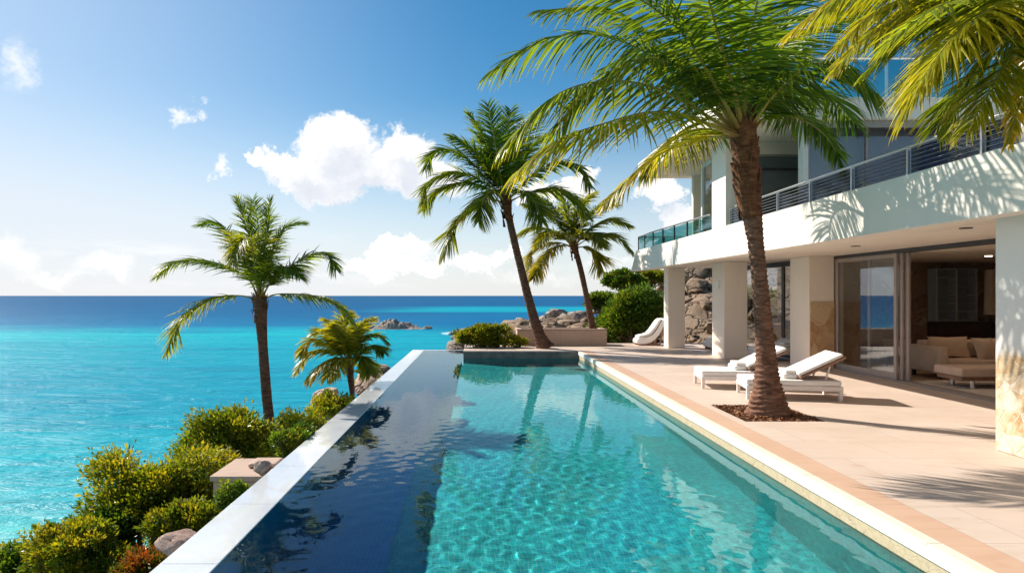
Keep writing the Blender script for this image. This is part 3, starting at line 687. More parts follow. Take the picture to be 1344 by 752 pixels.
# ------------------------------------------------------------------ furniture
def lounger_proto():
    r = thing('sun_lounger', 'white sun lounger nearest the pool, partly hidden behind the big palm trunk', 'sun lounger', (0, 0, 0), 0, 'white sun loungers on the terrace')
    def b(name, mt, *boxes, **k):
        m = MB()
        for bx in boxes: m.box(*bx[:6], bx[6] if len(bx) > 6 else 0.012, 2, *(bx[7:] if len(bx) > 7 else ()))
        return m.build(name, M[mt], r, world=False, smooth=True)
    b('frame', 'lounger', (0, 1.52, 0, .05, .15, .225), (0, 1.52, .75, .80, .15, .225), (0, .05, .052, .748, .15, .225), (1.47, 1.52, .052, .748, .15, .225))
    for (x, y) in ((0.003, .003), (0.003, .737), (1.457, .003), (1.457, .737)):
        m = MB(); m.prism([(x, 0), (x + .045, 0), (x + .06, .149), (x, .149)], 'y', y, y + .06); m.build('leg', M['lounger'], r, world=False)
    b('mattress', 'fabric', (0.0, 1.5, .01, .79, .227, .315, .03))
    ang = R(-25); piv = (0.86, 0.4, .335); rot = Matrix.Rotation(ang, 3, 'Y')
    m = MB(); m.box(.86, 1.64, .0, .80, .335, .372, .012, 2, rot, piv); m.build('backrest_frame', M['wood'], r, world=False, smooth=True)
    m = MB(); m.box(.86, 1.62, .015, .785, .374, .43, .025, 3, rot, piv); m.build('backrest_cushion', M['fabric'], r, world=False, smooth=True)
    m = MB(); m.tube([(1.25, .1, .24), (1.34, .1, .53)], .016, 8); m.tube([(1.25, .7, .24), (1.34, .7, .53)], .016, 8); m.build('support_strut', M['lounger'], r, world=False)
    m = MB(); m.box(.62, .86, .14, .66, .318, .40, .035, 3); m.box(.66, .84, .16, .64, .402, .45, .02, 3); m.build('folded_towel', M['fabric'], r, world=False, smooth=True)
    return r
lg = lounger_proto(); lg.scale = (1.03, 1.1, 1.1); lg.location = (4.70, 11.68, 0); lg.rotation_euler = (0, 0, R(-10))
l2 = copy_tree(lg); l2.location = (4.36, 13.0, 0); l2.rotation_euler = (0, 0, R(-8)); l2['label'] = 'second white sun lounger, just behind the one at the big palm'
l3 = copy_tree(lg); l3.location = (7.2, 19.75, 0); l3.rotation_euler = (0, 0, R(12)); l3['label'] = 'white sun lounger in the shaded porch between two columns'
l3.location = (7.9, 18.3, 0)

def daybed_proto():
    r = thing('chaise', 'curved white outdoor chaise beside the farthest column', 'chaise', (0, 0, 0), 0, 'curved white chaises')
    top = [(0, .16), (.05, .24), (.18, .29), (.35, .30), (.50, .33), (.62, .42), (.74, .60), (.86, .80), (.95, .93), (1.02, .97)]
    bot = [(1.06, .93), (1.0, .80), (.92, .62), (.80, .40), (.66, .22), (.5, .10), (.3, .05), (.1, .05), (.02, .08)]
    m = MB(); m.prism(top + bot, 'y', 0.0, 0.72); bmesh.ops.bevel(m.bm, geom=[e for e in m.bm.edges if abs(e.verts[0].co.y - e.verts[1].co.y) < 1e-6], offset=.02, segments=2, affect='EDGES')
    m.build('shell', M['fabric'], r, world=False, smooth=True)
    cush = [(.08, .262), (.2, .312), (.36, .322), (.5, .352), (.6, .44), (.72, .62), (.84, .82), (.92, .93), (.9, .97), (.80, .90), (.68, .72), (.55, .52), (.46, .43), (.34, .385), (.18, .375), (.08, .33)]
    m = MB(); m.prism(cush, 'y', .06, .66); bmesh.ops.bevel(m.bm, geom=[e for e in m.bm.edges if abs(e.verts[0].co.y - e.verts[1].co.y) < 1e-6], offset=.02, segments=2, affect='EDGES')
    m.build('cushion', M['fabric'], r, world=False, smooth=True)
    m = MB(); m.box(.06, .86, .06, .12, 0, .06, .008); m.box(.06, .86, .60, .66, 0, .06, .008); m.box(.80, .86, .12, .6, 0, .05, .008)
    m.prism([(.80, .05), (.86, .05), (.99, .70), (.95, .70)], 'y', .01, .05); m.prism([(.80, .05), (.86, .05), (.99, .70), (.95, .70)], 'y', .66, .70)
    m.build('base_frame', M['wood'], r, world=False)
    return r
dbd = daybed_proto(); dbd.location = (5.78, 24.2, 0)
d2 = copy_tree(dbd); d2.location = (7.74, 22.3, 0); d2['label'] = 'curved white chaise under the porch between the two farthest columns'

# living room
sf = thing('sofa', 'cream sofa with loose cushions inside the open glass doors', 'sofa', (10.8, 14.6, 0.012))
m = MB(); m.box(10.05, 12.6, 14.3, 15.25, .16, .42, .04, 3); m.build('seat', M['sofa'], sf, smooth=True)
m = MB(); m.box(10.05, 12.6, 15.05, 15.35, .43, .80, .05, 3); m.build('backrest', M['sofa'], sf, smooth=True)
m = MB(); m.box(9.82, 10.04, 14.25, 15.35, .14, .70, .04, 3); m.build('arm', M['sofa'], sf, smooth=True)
for x in (9.9, 12.4):
    for y in (14.35, 15.2):
        m = MB(); m.box(x, x + .06, y, y + .06, .013, .15); m.build('leg', M['darkwood'], sf)
def pillow(cx, cy, cz, w, h, tilt, yaw, mt, label):
    m = MB(); r = bmesh.ops.create_grid(m.bm, x_segments=10, y_segments=8, size=1.0)
    vs = list(m.bm.verts); 
    top = {}
    for v in vs:
        u, q = v.co.x, v.co.y; b = (1 - abs(u) ** 2.6) * (1 - abs(q) ** 2.6)
        pin = 1 - .10 * (1 - abs(u)) * abs(q) ** 3 - .0; pin2 = 1 - .10 * (1 - abs(q)) * abs(u) ** 3
        v.co = Vector((u * w / 2 * pin2, 0.09 * b + .002, q * h / 2 * pin))
    d = bmesh.ops.duplicate(m.bm, geom=list(m.bm.verts) + list(m.bm.faces))
    for g in d['geom']:
        if isinstance(g, bmesh.types.BMVert): g.co.y = -g.co.y
    bmesh.ops.remove_doubles(m.bm, verts=m.bm.verts, dist=.006)
    o = m.build('cushion', M[mt], None, smooth=True); o.location = (cx, cy, cz); o.rotation_euler = (tilt, 0, yaw)
    tag(o, label, 'cushion'); return o
pillow(10.55, 14.98, .66, .86, .48, R(-20), R(-4), 'cushion', 'wide sand cushion leaning at the left end of the cream sofa')
pillow(11.5, 15.0, .64, .8, .46, R(-20), R(5), 'cushion', 'sand cushion leaning on the sofa behind the square one')
pillow(11.15, 14.72, .64, .55, .50, R(-24), R(10), 'sofa', 'pale square cushion standing at the front of the sofa')
bn = thing('bench', 'low upholstered bench in front of the sofa by the door', 'bench', (10.4, 13.2, 0.012))
m = MB(); m.box(9.22, 12.2, 12.75, 13.55, .25, .42, .035, 3); m.build('seat', M['sofa'], bn, smooth=True)
m = MB(); m.box(9.26, 12.16, 12.8, 13.5, .17, .248, .01); m.build('frame', M['wood'], bn)
for (x, y) in ((9.5, 12.85), (9.5, 13.4), (11.9, 12.85), (11.9, 13.4)):
    m = MB(); m.tube([(x, y, .013), (x, y, .17)], .04, 12); m.build('leg', M['steel'], bn)
m = MB(); m.box(9.1, 12.6, 11.5, 14.1, .0125, .024, .004); tag(m.build('rug', M['rug']), 'pale rug lying under the bench just inside the doors', 'rug')
ch = thing('armchair', 'small low armchair with dark splayed legs near the stone wall', 'armchair', (10.42, 16.2, 0.012), R(20))
m = MB(); m.prism([(-.32, .36), (.28, .33), (.30, .42), (-.24, .46), (-.42, .74), (-.50, .72)], 'y', -.3, .3); m.build('seat', M['cushion'], ch, world=False)
for (x, y, a) in ((-.25, -.25, -.12), (-.25, .25, -.12), (.25, -.25, .12), (.25, .25, .12)):
    m = MB(); m.tube([(x, y, .37), (x + a, y * 1.15, .002)], [.026, .016], 8); m.build('leg', M['darkwood'], ch, world=False)
bc = thing('bookcase', 'pale glazed bookcase with shelves against the dark stone wall', 'bookcase', (13.1, 18.0, 0.012))
x0, x1 = 12.25, 13.3
m = MB()
for x in (x0, (x0 + x1) / 2, x1): m.box(x - .03, x + .03, 17.85, 18.18, 1.12, 2.52)
m.box(x0, x1, 18.15, 18.18, 1.12, 2.52)
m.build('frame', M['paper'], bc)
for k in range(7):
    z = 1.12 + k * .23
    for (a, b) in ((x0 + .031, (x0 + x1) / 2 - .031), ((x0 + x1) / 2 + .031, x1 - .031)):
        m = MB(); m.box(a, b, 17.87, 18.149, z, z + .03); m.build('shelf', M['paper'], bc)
m = MB(); m.box(x0 - .05, x1 + .9, 17.75, 18.17, .013, 1.10, .01); m.build('cabinet', M['darkwood'], bc)
lp = thing('floor_lamp', 'tall floor lamp with narrow tan shade right of the bookcase', 'lamp', (13.48, 17.6, 0.012))
m = MB(); m.tube([(13.48, 17.6, .013), (13.48, 17.6, .05)], .14, 20); m.tube([(13.48, 17.6, .05), (13.48, 17.6, 1.35)], .015, 8); m.build('stand', M['darkwood'], lp)
m = MB(); m.tube([(13.48, 17.6, 1.3), (13.48, 17.6, 2.48)], [.15, .12], 24, False); m.build('lamp_shade', M['cushion'], lp, smooth=True)

# ------------------------------------------------------------------ planters, pit
pb = thing('planter', 'long low travertine planter box behind the pool end', 'planter', (3.06, 24.6, 0))
for bx in ((1.45, 4.67, 24.1, 24.24, .001, .56, .012), (1.45, 4.67, 25.06, 25.2, .001, .56, .012), (1.45, 1.59, 24.242, 25.058, .001, .559, .012), (4.53, 4.67, 24.242, 25.058, .001, .559, .012)):
    m = MB(); m.box(*bx); m.build('wall', M['planter'], pb)
for bx in ((1.43, 4.69, 24.08, 24.27, .562, .60, .012), (1.43, 4.69, 25.03, 25.22, .562, .60, .012), (1.43, 1.62, 24.272, 25.028, .562, .599, .012), (4.50, 4.69, 24.272, 25.028, .562, .599, .012)):
    m = MB(); m.box(*bx); m.build('capstone', M['planter'], pb)
m = MB(); m.box(1.6, 4.52, 24.245, 25.055, .1, .52); m.build('soil', M['mulch'], pb)
pbk = thing('stone_plinth', 'square pinkish stone plinth at the foot of the tall seaside palm', 'plinth', (-2.85, 8.6, -1.6))
m = MB(); m.box(-3.16, -2.42, 8.02, 8.85, -1.9, -.42, .02); m.build('body', M['planter'], pbk)
m = MB(); m.box(-3.19, -2.41, 7.99, 8.88, -.418, -.35, .015); m.build('capstone', M['planter'], pbk)
m = MB(); m.box(-2.86, -2.5, 8.35, 8.7, -.349, -.29, .03, 3); m.build('top_stone', M['planter'], pbk)
m = MB(); m.poly([(3.85, 9.6, -.04), (5.0, 9.6, -.04), (5.0, 11.05, -.04), (3.85, 11.05, -.04)])
m.poly([(3.85, 9.6, -.04), (3.85, 11.05, -.04), (3.85, 11.05, 0), (3.85, 9.6, 0)]); m.poly([(5, 9.6, -.04), (5, 11.05, -.04), (5, 11.05, 0), (5, 9.6, 0)])
m.poly([(3.85, 11.05, -.04), (5, 11.05, -.04), (5, 11.05, 0), (3.85, 11.05, 0)])
S(m.build('planting_pit', M['mulch']))
n = 2600; px = rng.uniform(3.87, 4.98, n); py = rng.uniform(9.62, 11.03, n)
d0 = np.stack([px, py, -.03 + rng.uniform(0, .035, n)], -1)
a = rng.normal(size=(n, 3)); a[:, 2] *= .5; a /= np.linalg.norm(a, axis=1)[:, None]; b = np.cross(a, rng.normal(size=(n, 3))); b /= np.linalg.norm(b, axis=1)[:, None]
la = rng.uniform(.012, .035, n)[:, None]; lb = rng.uniform(.006, .014, n)[:, None]
V = np.stack([d0 - a * la - b * lb, d0 + a * la - b * lb, d0 + a * la + b * lb, d0 - a * la + b * lb], 1).reshape(-1, 3)
o = mesh_np('mulch', V, np.arange(4 * n).reshape(-1, 4), M['chip']); tag(o, 'brown bark mulch filling the square pit of the big palm', None, None, 'stuff')

# ------------------------------------------------------------------ palms
def catmull(P, n):
    P = [np.array(p, float) for p in P]; P = [2 * P[0] - P[1]] + P + [2 * P[-1] - P[-2]]
    out = []
    segs = len(P) - 3
    for i in range(segs):
        p0, p1, p2, p3 = P[i:i + 4]
        for t in np.linspace(0, 1, n // segs + 1)[:-1]:
            out.append(.5 * (2 * p1 + (p2 - p0) * t + (2 * p0 - 5 * p1 + 4 * p2 - p3) * t * t + (3 * p1 - p0 - 3 * p2 + p3) * t ** 3))
    out.append(P[-2]); out = np.array(out)
    d = np.concatenate([[0], np.cumsum(np.linalg.norm(np.diff(out, axis=0), axis=1))])
    s = np.linspace(0, d[-1], n); return np.stack([np.interp(s, d, out[:, k]) for k in range(3)], -1), d[-1]
def norm(v): return v / (np.linalg.norm(v, axis=-1, keepdims=True) + 1e-9)

def frond(path, axis, leaf_len, nleaf, seed, parent, yellow=0.0, droop=0.5, r0=0.035, wid=0.035, leafmat='palm_leaf', start=0.17, roll=0.0, sweep=13.0):
    g = np.random.default_rng(seed)
    P, Ltot = catmull(path, 48)
    T = norm(np.gradient(P, axis=0))
    rad = P[-1] - np.array(axis); rad[2] = 0; rad = rad / (np.linalg.norm(rad) + 1e-6)
    Nn = np.array([0, 0, 1.0]) - rad * 0.55
    Nn = norm(Nn[None] - T * (T @ Nn)[:, None]); Sd = np.cross(T, Nn)
    if roll:
        c, s_ = math.cos(roll), math.sin(roll); Nn, Sd = Nn * c + Sd * s_, Sd * c - Nn * s_
    # stalk
    k = 6; ang = np.linspace(0, 2 * np.pi, k, endpoint=False)
    u = np.linspace(0, 1, len(P)); rr = r0 * (0.16 + 0.84 * (1 - u) ** 1.3) * (1 + 1.1 * np.exp(-u * 22))
    ring = P[:, None] + (Sd[:, None] * np.cos(ang)[None, :, None] * 1.25 + Nn[:, None] * np.sin(ang)[None, :, None] * .7) * rr[:, None, None]
    V = [ring.reshape(-1, 3)]; idx = np.arange(len(P) * k).reshape(len(P), k)
    Q = [np.stack([idx[:-1], np.roll(idx[:-1], -1, 1), np.roll(idx[1:], -1, 1), idx[1:]], -1).reshape(-1, 4)]
    tb = np.tile([.5, .3 + .3 * yellow, 0, 1], (len(P) * k, 1)); tb[:, 2] = np.repeat(np.clip(1 - u / .17, 0, 1), k); tint = [tb]; mi = [np.zeros(len(Q[0]), int)]
    off = len(P) * k
    # leaflets
    ns = 6
    s0 = start + (1 - start) * (np.arange(nleaf) + .5) / nleaf
    for side in (-1, 1):
        s = np.clip(s0 + g.normal(0, .25 / nleaf, nleaf), start, .998)
        p = np.stack([np.interp(s, u, P[:, j]) for j in range(3)], -1); t = norm(np.stack([np.interp(s, u, T[:, j]) for j in range(3)], -1))
        nn = norm(np.stack([np.interp(s, u, Nn[:, j]) for j in range(3)], -1)); sd = norm(np.stack([np.interp(s, u, Sd[:, j]) for j in range(3)], -1)) * side
        a = np.radians(sweep + (59 - sweep) * s ** 1.5 + g.normal(0, 5, nleaf))
        lift = 0.12 + g.normal(0, .12, nleaf)
        D = norm(sd * np.cos(a)[:, None] + t * np.sin(a)[:, None] + nn * lift[:, None] + np.array([0, 0, -.50]) * droop)
        prof = np.clip(.55 + 2.6 * (s - start), 0, 1) * (1 - .68 * np.clip((s - .5) / .5, 0, 1) ** 1.7)
        L = leaf_len * prof * (1 + g.normal(0, .07, nleaf)) * np.where(g.random(nleaf) < .05, .6, 1)
        wv = norm(t - D * (t * D).sum(-1, keepdims=True)); wv = norm(wv + nn * g.normal(0.1, .35, nleaf)[:, None])
        q = p.copy(); rows = []
        dr = droop * (1 + g.normal(0, .25, nleaf))
        ws = np.array([.45, 1.0, .95, .75, .45, .06]) * wid
        for j in range(ns):
            w_ = wv * (ws[j] * (0.75 + .25 * prof))[:, None]; fold = np.cross(D, wv) * (ws[j] * .35)
            rows.append(np.stack([q - w_ * .5 + fold, q - fold * .3, q + w_ * .5 + fold], 1))
            q = q + D * (L / (ns - 1))[:, None]
            D = norm(D + np.array([0, 0, -1.0]) * (dr * (.16 + .08 * j) / 1.6)[:, None])
            wv = norm(wv - D * (wv * D).sum(-1, keepdims=True))
        B = np.stack(rows, 1)                       # nleaf, ns, 3, 3
        V.append(B.reshape(-1, 3))
        ii = off + np.arange(nleaf * ns * 3).reshape(nleaf, ns, 3); off += nleaf * ns * 3
        q1 = np.stack([ii[:, :-1, :-1], ii[:, :-1, 1:], ii[:, 1:, 1:], ii[:, 1:, :-1]], -1).reshape(-1, 4)
        Q.append(q1); mi.append(np.ones(len(q1), int))
        tn = np.zeros((nleaf, ns, 3, 4)); tn[..., 3] = 1
        lum = np.clip(.42 + .22 * g.normal(size=nleaf), .05, 1)
        tn[..., 0] = lum[:, None, None]
        yl = np.clip(yellow + .25 * yellow * g.normal(size=nleaf) + .55 * yellow * (s - .4), 0, 1)[:, None] * (0.55 + .45 * np.linspace(0, 1, ns))[None] + np.clip(np.linspace(-1.6, .45, ns), 0, 1)[None] * (.5 + .5 * g.random(nleaf))[:, None]
        tn[..., 1] = np.clip(yl, 0, 1)[:, :, None]
        tint.append(tn.reshape(-1, 4))
    o = mesh_np('frond', np.concatenate(V), np.concatenate(Q), [M['rachis'], M[leafmat]], parent, True, True, np.concatenate(tint), np.concatenate(mi))
    return o

def trunk(path, radii, ring_h, name, mt, parent, sides=28, saw=0.07, rough=0.05, seed=0, rows_per=5):
    P, L = catmull(path, 400); nr = max(20, int(L / ring_h * rows_per)); s = np.linspace(0, 1, nr)
    P = np.stack([np.interp(s, np.linspace(0, 1, len(P)), P[:, k]) for k in range(3)], -1)
    T = norm(np.gradient(P, axis=0)); A = norm(np.cross(T, np.array([0, 1.0, 0]))); B = np.cross(T, A)
    rad = np.interp(s, [r[0] for r in radii], [r[1] for r in radii])
    V = []
    for i in range(nr):
        z = s[i] * L
        for k in range(sides):
            a = 2 * math.pi * k / sides
            nz = mnoise.noise(Vector((math.cos(a) * 1.4 + seed, math.sin(a) * 1.4, z * 2.2)))
            ph = (z + .022 * math.sin(a * 2 + z * 3) + .05 * nz + .02 * mnoise.noise(Vector((seed, 0, z * 9)))) / ring_h; f = ph - math.floor(ph)
            n2 = mnoise.noise(Vector((math.cos(a) * 5 + seed, math.sin(a) * 5, z * 12)))
            r = rad[i] * (1 + saw * (f ** 1.5 - .4) + rough * n2 + .04 * nz)
            V.append(P[i] + (A[i] * math.cos(a) + B[i] * math.sin(a)) * r)
    idx = np.arange(nr * sides).reshape(nr, sides)
    Q = np.stack([idx[:-1], np.roll(idx[:-1], -1, 1), np.roll(idx[1:], -1, 1), idx[1:]], -1).reshape(-1, 4)
    return mesh_np(name, np.array(V), [Q, np.array([idx[-1]])], mt, parent, True, True)

def boots(top, axis_dir, h, r, n, parent, mt, seed):
    # old leaf bases: pointed curved scales around the top of the trunk
    g = np.random.default_rng(seed); V = []; Q = []; ax = np.array(axis_dir) / np.linalg.norm(axis_dir)
    for i in range(n):
        f = g.random(); a = i * 2.399 + g.normal(0, .2); z = -h * (1 - f)
        e = np.array([math.cos(a), math.sin(a), 0]); tn = np.array([-math.sin(a), math.cos(a), 0])
        c = np.array(top) + ax * z; hh = h * .34 * (.7 + .6 * g.random()); ww = r * (.5 + .5 * g.random())
        base = len(V); out = .35 + .75 * g.random()
        for j in range(5):
            t = j / 4; rr = r * (.93 + .16 * out * t * 2 * t)
            w2 = ww * (1 - t) ** .7 + .008
            for q in (-1, 0, 1):
                V.append(c + e * (rr - .12 * r * abs(q)) + tn * q * w2 * .5 + ax * (t * hh - .02))
        for j in range(4):
            for q in range(2):
                k = base + j * 3 + q; Q.append((k, k + 1, k + 4, k + 3))
    return mesh_np('leaf_bases', np.array(V), np.array(Q), mt, parent, True, True)

def palm(label, base, trunk_pts, radii, ring_h, fronds, crown, nleaf, leaf_len, r0, wid, seed, group=None, barkm='bark_dark', bt=None, leafmat='palm_leaf', saw=.07, sides=24, rows_per=5, name='palm_tree', kw=None):
    root = thing(name, label, 'palm tree', base, 0, group)
    if trunk_pts: trunk(trunk_pts, radii, ring_h, 'trunk', M[barkm], root, sides, saw, .05, seed, rows_per)
    if bt: boots(crown, bt[0], bt[1], bt[2], bt[3], root, M['boot'], seed)
    for i, fr in enumerate(fronds):
        pts = fr['p']; b = Vector(crown)
        d = (Vector(pts[0]) - b); start = b + d.normalized() * (r0 * 1.2) - Vector((0, 0, r0 * 2))
        frond([start] + [Vector(p) for p in pts], (crown[0], crown[1], crown[2]), fr.get('ll', leaf_len), fr.get('n', nleaf), seed * 100 + i, root,
              fr.get('y', 0.1), fr.get('d', .5), fr.get('r0', r0), wid, fr.get('m', leafmat), fr.get('s', .17), fr.get('roll', 0), fr.get('sw', 13.0))
    return root

# big palm on the terrace
Yb = 10.25
cr = W(976, 176, Yb)
fr = lambda pts, dy, **k: dict(p=[W(x, y, Yb + d) for (x, y), d in zip(pts, dy)], **k)
f1 = [
 fr([(895, 107), (834, 62), (760, 44), (696, 61), (640, 96)], (.0, .1, .2, .3, .35), y=.12, d=.75),
 fr([(874, 122), (803, 107), (730, 125), (657, 196)], (-.3, -.5, -.75, -.9), y=.22, d=.9),
 fr([(900, 152), (850, 148), (791, 163), (727, 186), (676, 228)], (-.5, -.9, -1.2, -1.45, -1.6), y=.45, d=.8),
 fr([(925, 180), (880, 196), (838, 222), (790, 272)], (.5, 1.0, 1.3, 1.5), y=.6, d=.8, ll=.7),
 fr([(966, 130), (945, 55), (925, -15), (900, -75)], (-.3, -.8, -1.4, -1.9), y=.08, d=.7),
 fr([(955, 130), (915, 50), (860, -12), (790, -30)], (.2, .5, .9, 1.3), y=.2, d=.85),
 fr([(935, 130), (870, 60), (800, 12), (705, 14)], (.5, 1.0, 1.6, 2.1), y=.15, d=.8),
 fr([(977, 130), (984, 60), (998, -15), (1022, -80)], (-.2, -.5, -1.0, -1.5), y=.05, d=.7),
 fr([(1000, 117), (1035, 62), (1085, 22), (1150, 16)], (.3, .6, 1.0, 1.4), y=.05, d=.85),
 fr([(1010, 132), (1052, 92), (1100, 84), (1150, 124)], (-.3, -.6, -.9, -1.2), y=.03, d=.85),
 fr([(1010, 152), (1050, 156), (1085, 180), (1109, 224)], (.0, .1, .15, .2), y=.05, d=.8, ll=.5),
 fr([(950, 130), (900, 82), (850, 62), (790, 90)], (1.0, 1.8, 2.4, 3.0), y=.05, d=.8),
 fr([(995, 130), (1015, 85), (1030, 60), (1050, 70)], (1.1, 1.9, 2.5, 3.0), y=.05, d=.8),
 fr([(970, 120), (962, 60), (955, 5), (940, -40)], (.2, .5, .8, 1.0), y=.1, d=.7),
 fr([(930, 120), (880, 82), (820, 84), (760, 130), (725, 180)], (-.2, -.3, -.4, -.4, -.4), y=.18, d=.8),
 fr([(940, 115), (900, 50), (840, 0), (770, -20)], (-.4, -.7, -1.0, -1.3), y=.1, d=.8),
 fr([(990, 115), (1020, 40), (1060, -20), (1110, -50)], (.1, .2, .3, .4), y=.08, d=.8),
 fr([(1000, 135), (1040, 118), (1085, 125), (1125, 165)], (.6, 1.0, 1.3, 1.6), y=.02, d=.85),
 fr([(945, 172), (905, 172), (870, 192), (845, 235)], (.8, 1.4, 1.7, 1.9), y=.3, d=.8, ll=.7),
]
tp = [(1009, 548), (1007, 500), (1003, 440), (998, 380), (993, 330), (985, 265), (979, 215), (976, 176)]
palm('big coconut palm in a square mulch pit on the terrace, right beside the pool', (4.45, Yb, -.04), [W(x, y, Yb) for x, y in tp],
     [(0, .37), (.03, .30), (.09, .22), (.13, .19), (.2, .15), (.29, .13), (.5, .112), (.62, .114), (.74, .145), (.9, .155), (1, .13)], .075, f1, cr, 70, 1.04, .037, .038, 11,
     barkm='bark', bt=((-.08, 0, 1), 1.3, .185, 120), sides=40, saw=.16)

# palm whose fronds hang in from the right, trunk beside the house
cr2 = W(1452, -70, 5.6)
fr = lambda pts, dy, **k: dict(p=[W(x, y, 5.6 + d) for (x, y), d in zip(pts, dy)], **k)
f2 = [
 fr([(1330, -40), (1220, -40), (1110, -10), (1035, 45)], (.2, .3, .35, .4), y=.5, d=.6, ll=.5, m='palm_yellow'),
 fr([(1330, -30), (1230, -15), (1150, 15), (1100, 62)], (-.1, -.2, -.25, -.3), y=.35, d=.55, ll=.55, m='palm_yellow'),
 fr([(1345, 0), (1285, 30), (1230, 75), (1188, 145)], (-.3, -.4, -.45, -.5), y=.25, d=.6, ll=.78, m='palm_yellow'),
 fr([(1360, 20), (1310, 60), (1265, 110), (1230, 165)], (.15, .3, .4, .5), y=.15, d=.7, ll=.7),
 fr([(1340, -40), (1262, -25), (1200, 5), (1150, 55)], (.5, .7, .85, .9), y=.2, d=.75, ll=.7),
 fr([(1350, -10), (1300, 12), (1250, 50), (1205, 110)], (-.6, -.9, -1.0, -1.1), y=.3, d=.6, ll=.7, m='palm_yellow'),
 fr([(1330, -55), (1240, -62), (1150, -40), (1085, 10)], (-.3, -.4, -.5, -.5), y=.3, d=.8, ll=.7),
 fr([(1335, -10), (1235, 5), (1150, 38), (1095, 92)], (.3, .45, .5, .55), y=.3, d=.55, ll=.5, m='palm_yellow'),
 fr([(1340, 0), (1260, 18), (1190, 48), (1140, 92)], (.1, .2, .25, .3), y=.12, d=.5, ll=.55),
 fr([(1335, -30), (1230, -30), (1130, -8), (1060, 40)], (.5, .7, .85, .9), y=.25, d=.6, ll=.5),
 fr([(1340, 10), (1285, 45), (1240, 75), (1195, 125)], (.05, .1, .1, .1), y=.15, d=.5, ll=.7),
 fr([(1345, 30), (1325, 75), (1300, 120), (1270, 170)], (-.15, -.2, -.25, -.3), y=.2, d=.5, ll=.6, m='palm_yellow'),
 fr([(1340, -45), (1270, -40), (1190, -25), (1120, 15)], (.9, 1.2, 1.4, 1.5), y=.1, d=.5, ll=.6),
 fr([(1345, -25), (1290, -10), (1230, 10), (1165, 55)], (-.9, -1.3, -1.5, -1.6), y=.2, d=.45, ll=.6),
 fr([(1330, -70), (1200, -110), (1060, -110), (960, -60)], (.5, .8, 1.0, 1.1), y=.2, d=.9, ll=.55),
 fr([(1390, 20), (1360, 80), (1338, 140), (1322, 190)], (-.2, -.3, -.35, -.4), y=.8, d=.5, ll=.3, m='palm_yellow'),
 fr([(1420, -160), (1350, -230), (1230, -260), (1120, -230)], (.3, .6, .8, 1.0), y=.1, d=.8, ll=.55),
 fr([(1400, -120), (1300, -160), (1170, -160), (1060, -110)], (-.6, -1.1, -1.4, -1.7), y=.2, d=.8, ll=.55),
 fr([(1420, -180), (1400, -260), (1380, -320), (1340, -350)], (-.4, -.8, -1.4, -2.0), y=.1, d=.8, ll=.55),
 fr([(1470, -180), (1520, -260), (1590, -300), (1680, -290)], (-.3, -.5, -.7, -.9), y=.1, d=.8, ll=.55),
 fr([(1440, -180), (1420, -270), (1400, -330), (1360, -350)], (.4, 1.0, 1.6, 2.2), y=.1, d=.8, ll=.55),
]
palm('golden-tipped palm hanging over the right end of the balcony, its trunk out of view', (5.15, 5.5, 0), [(5.1, 5.45, -.02), (5.08, 5.5, 1.5), (5.12, 5.55, 3.2), tuple(cr2)],
     [(0, .26), (.06, .18), (.5, .13), (1, .14)], .07, f2, cr2, 100, .72, .026, .022, 23, barkm='bark', bt=((.1, 0, 1), .6, .15, 40))

def px_palm(label, Y, crown_px, tpx, radii, fl, leaf, seed, nleaf=56, r0=.03, wid=.045, basez=None, bt=None, ring=.08, barkm='bark_dark', leafmat='palm_leaf', d=.5, group=None, name='palm_tree', ybias=0.0):
    cr = W(*crown_px, Y)
    fs = []
    for i, (pts, dy, y) in enumerate(fl):
        n_ = len(pts); fs.append(dict(p=[W(x, yy_, Y + dy * ((j + 1) / n_)) for j, (x, yy_) in enumerate(pts)], y=y + ybias, d=d, sw=24.0))
    tp = [W(x, y, Y) for x, y in tpx]
    if basez is not None: tp[0].z = basez
    return palm(label, tuple(tp[0]), tp, radii, ring, fs, tuple(cr), nleaf, leaf, r0, wid, seed, group, barkm, bt, leafmat, .10, 20, 4, name)
# leaning palm at the pool end
px_palm('tall leaning palm rooted in the terrace between the pool end and the planter', 22.9, (664, 264), [(715, 458), (708, 440), (698, 408), (687, 365), (677, 325), (669, 290), (664, 264)],
  [(0, .36), (.03, .26), (.1, .19), (.3, .15), (.6, .125), (.9, .12), (1, .17)],
  [([(650, 225), (636, 182), (617, 150)], .6, .03), ([(645, 228), (622, 198), (592, 178)], -.4, .05), ([(661, 220), (662, 185), (670, 145)], .5, .0), ([(655, 222), (648, 178), (640, 138)], -.8, .0),
   ([(678, 225), (694, 195), (715, 178)], .6, .0), ([(640, 242), (600, 226), (562, 240), (552, 266)], -.4, .15), ([(642, 248), (610, 240), (575, 250), (556, 275)], .8, .12),
   ([(638, 262), (607, 283), (590, 308), (578, 338)], .2, .25), ([(690, 255), (725, 248), (755, 262), (770, 285)], .3, .1), ([(690, 238), (728, 215), (760, 220), (775, 245)], -.3, .05),
   ([(640, 236), (602, 200), (570, 200), (558, 222)], .9, .08), ([(672, 215), (690, 170), (700, 150)], 1.4, .0), ([(680, 250), (700, 262), (712, 292)], -1.4, .15), ([(650, 250), (635, 262), (628, 290)], -1.4, .2)],
  1.08, 31, 100, .04, .045, 0.0, ((-.1, 0, 1), .9, .2, 36), .11, ybias=.05)
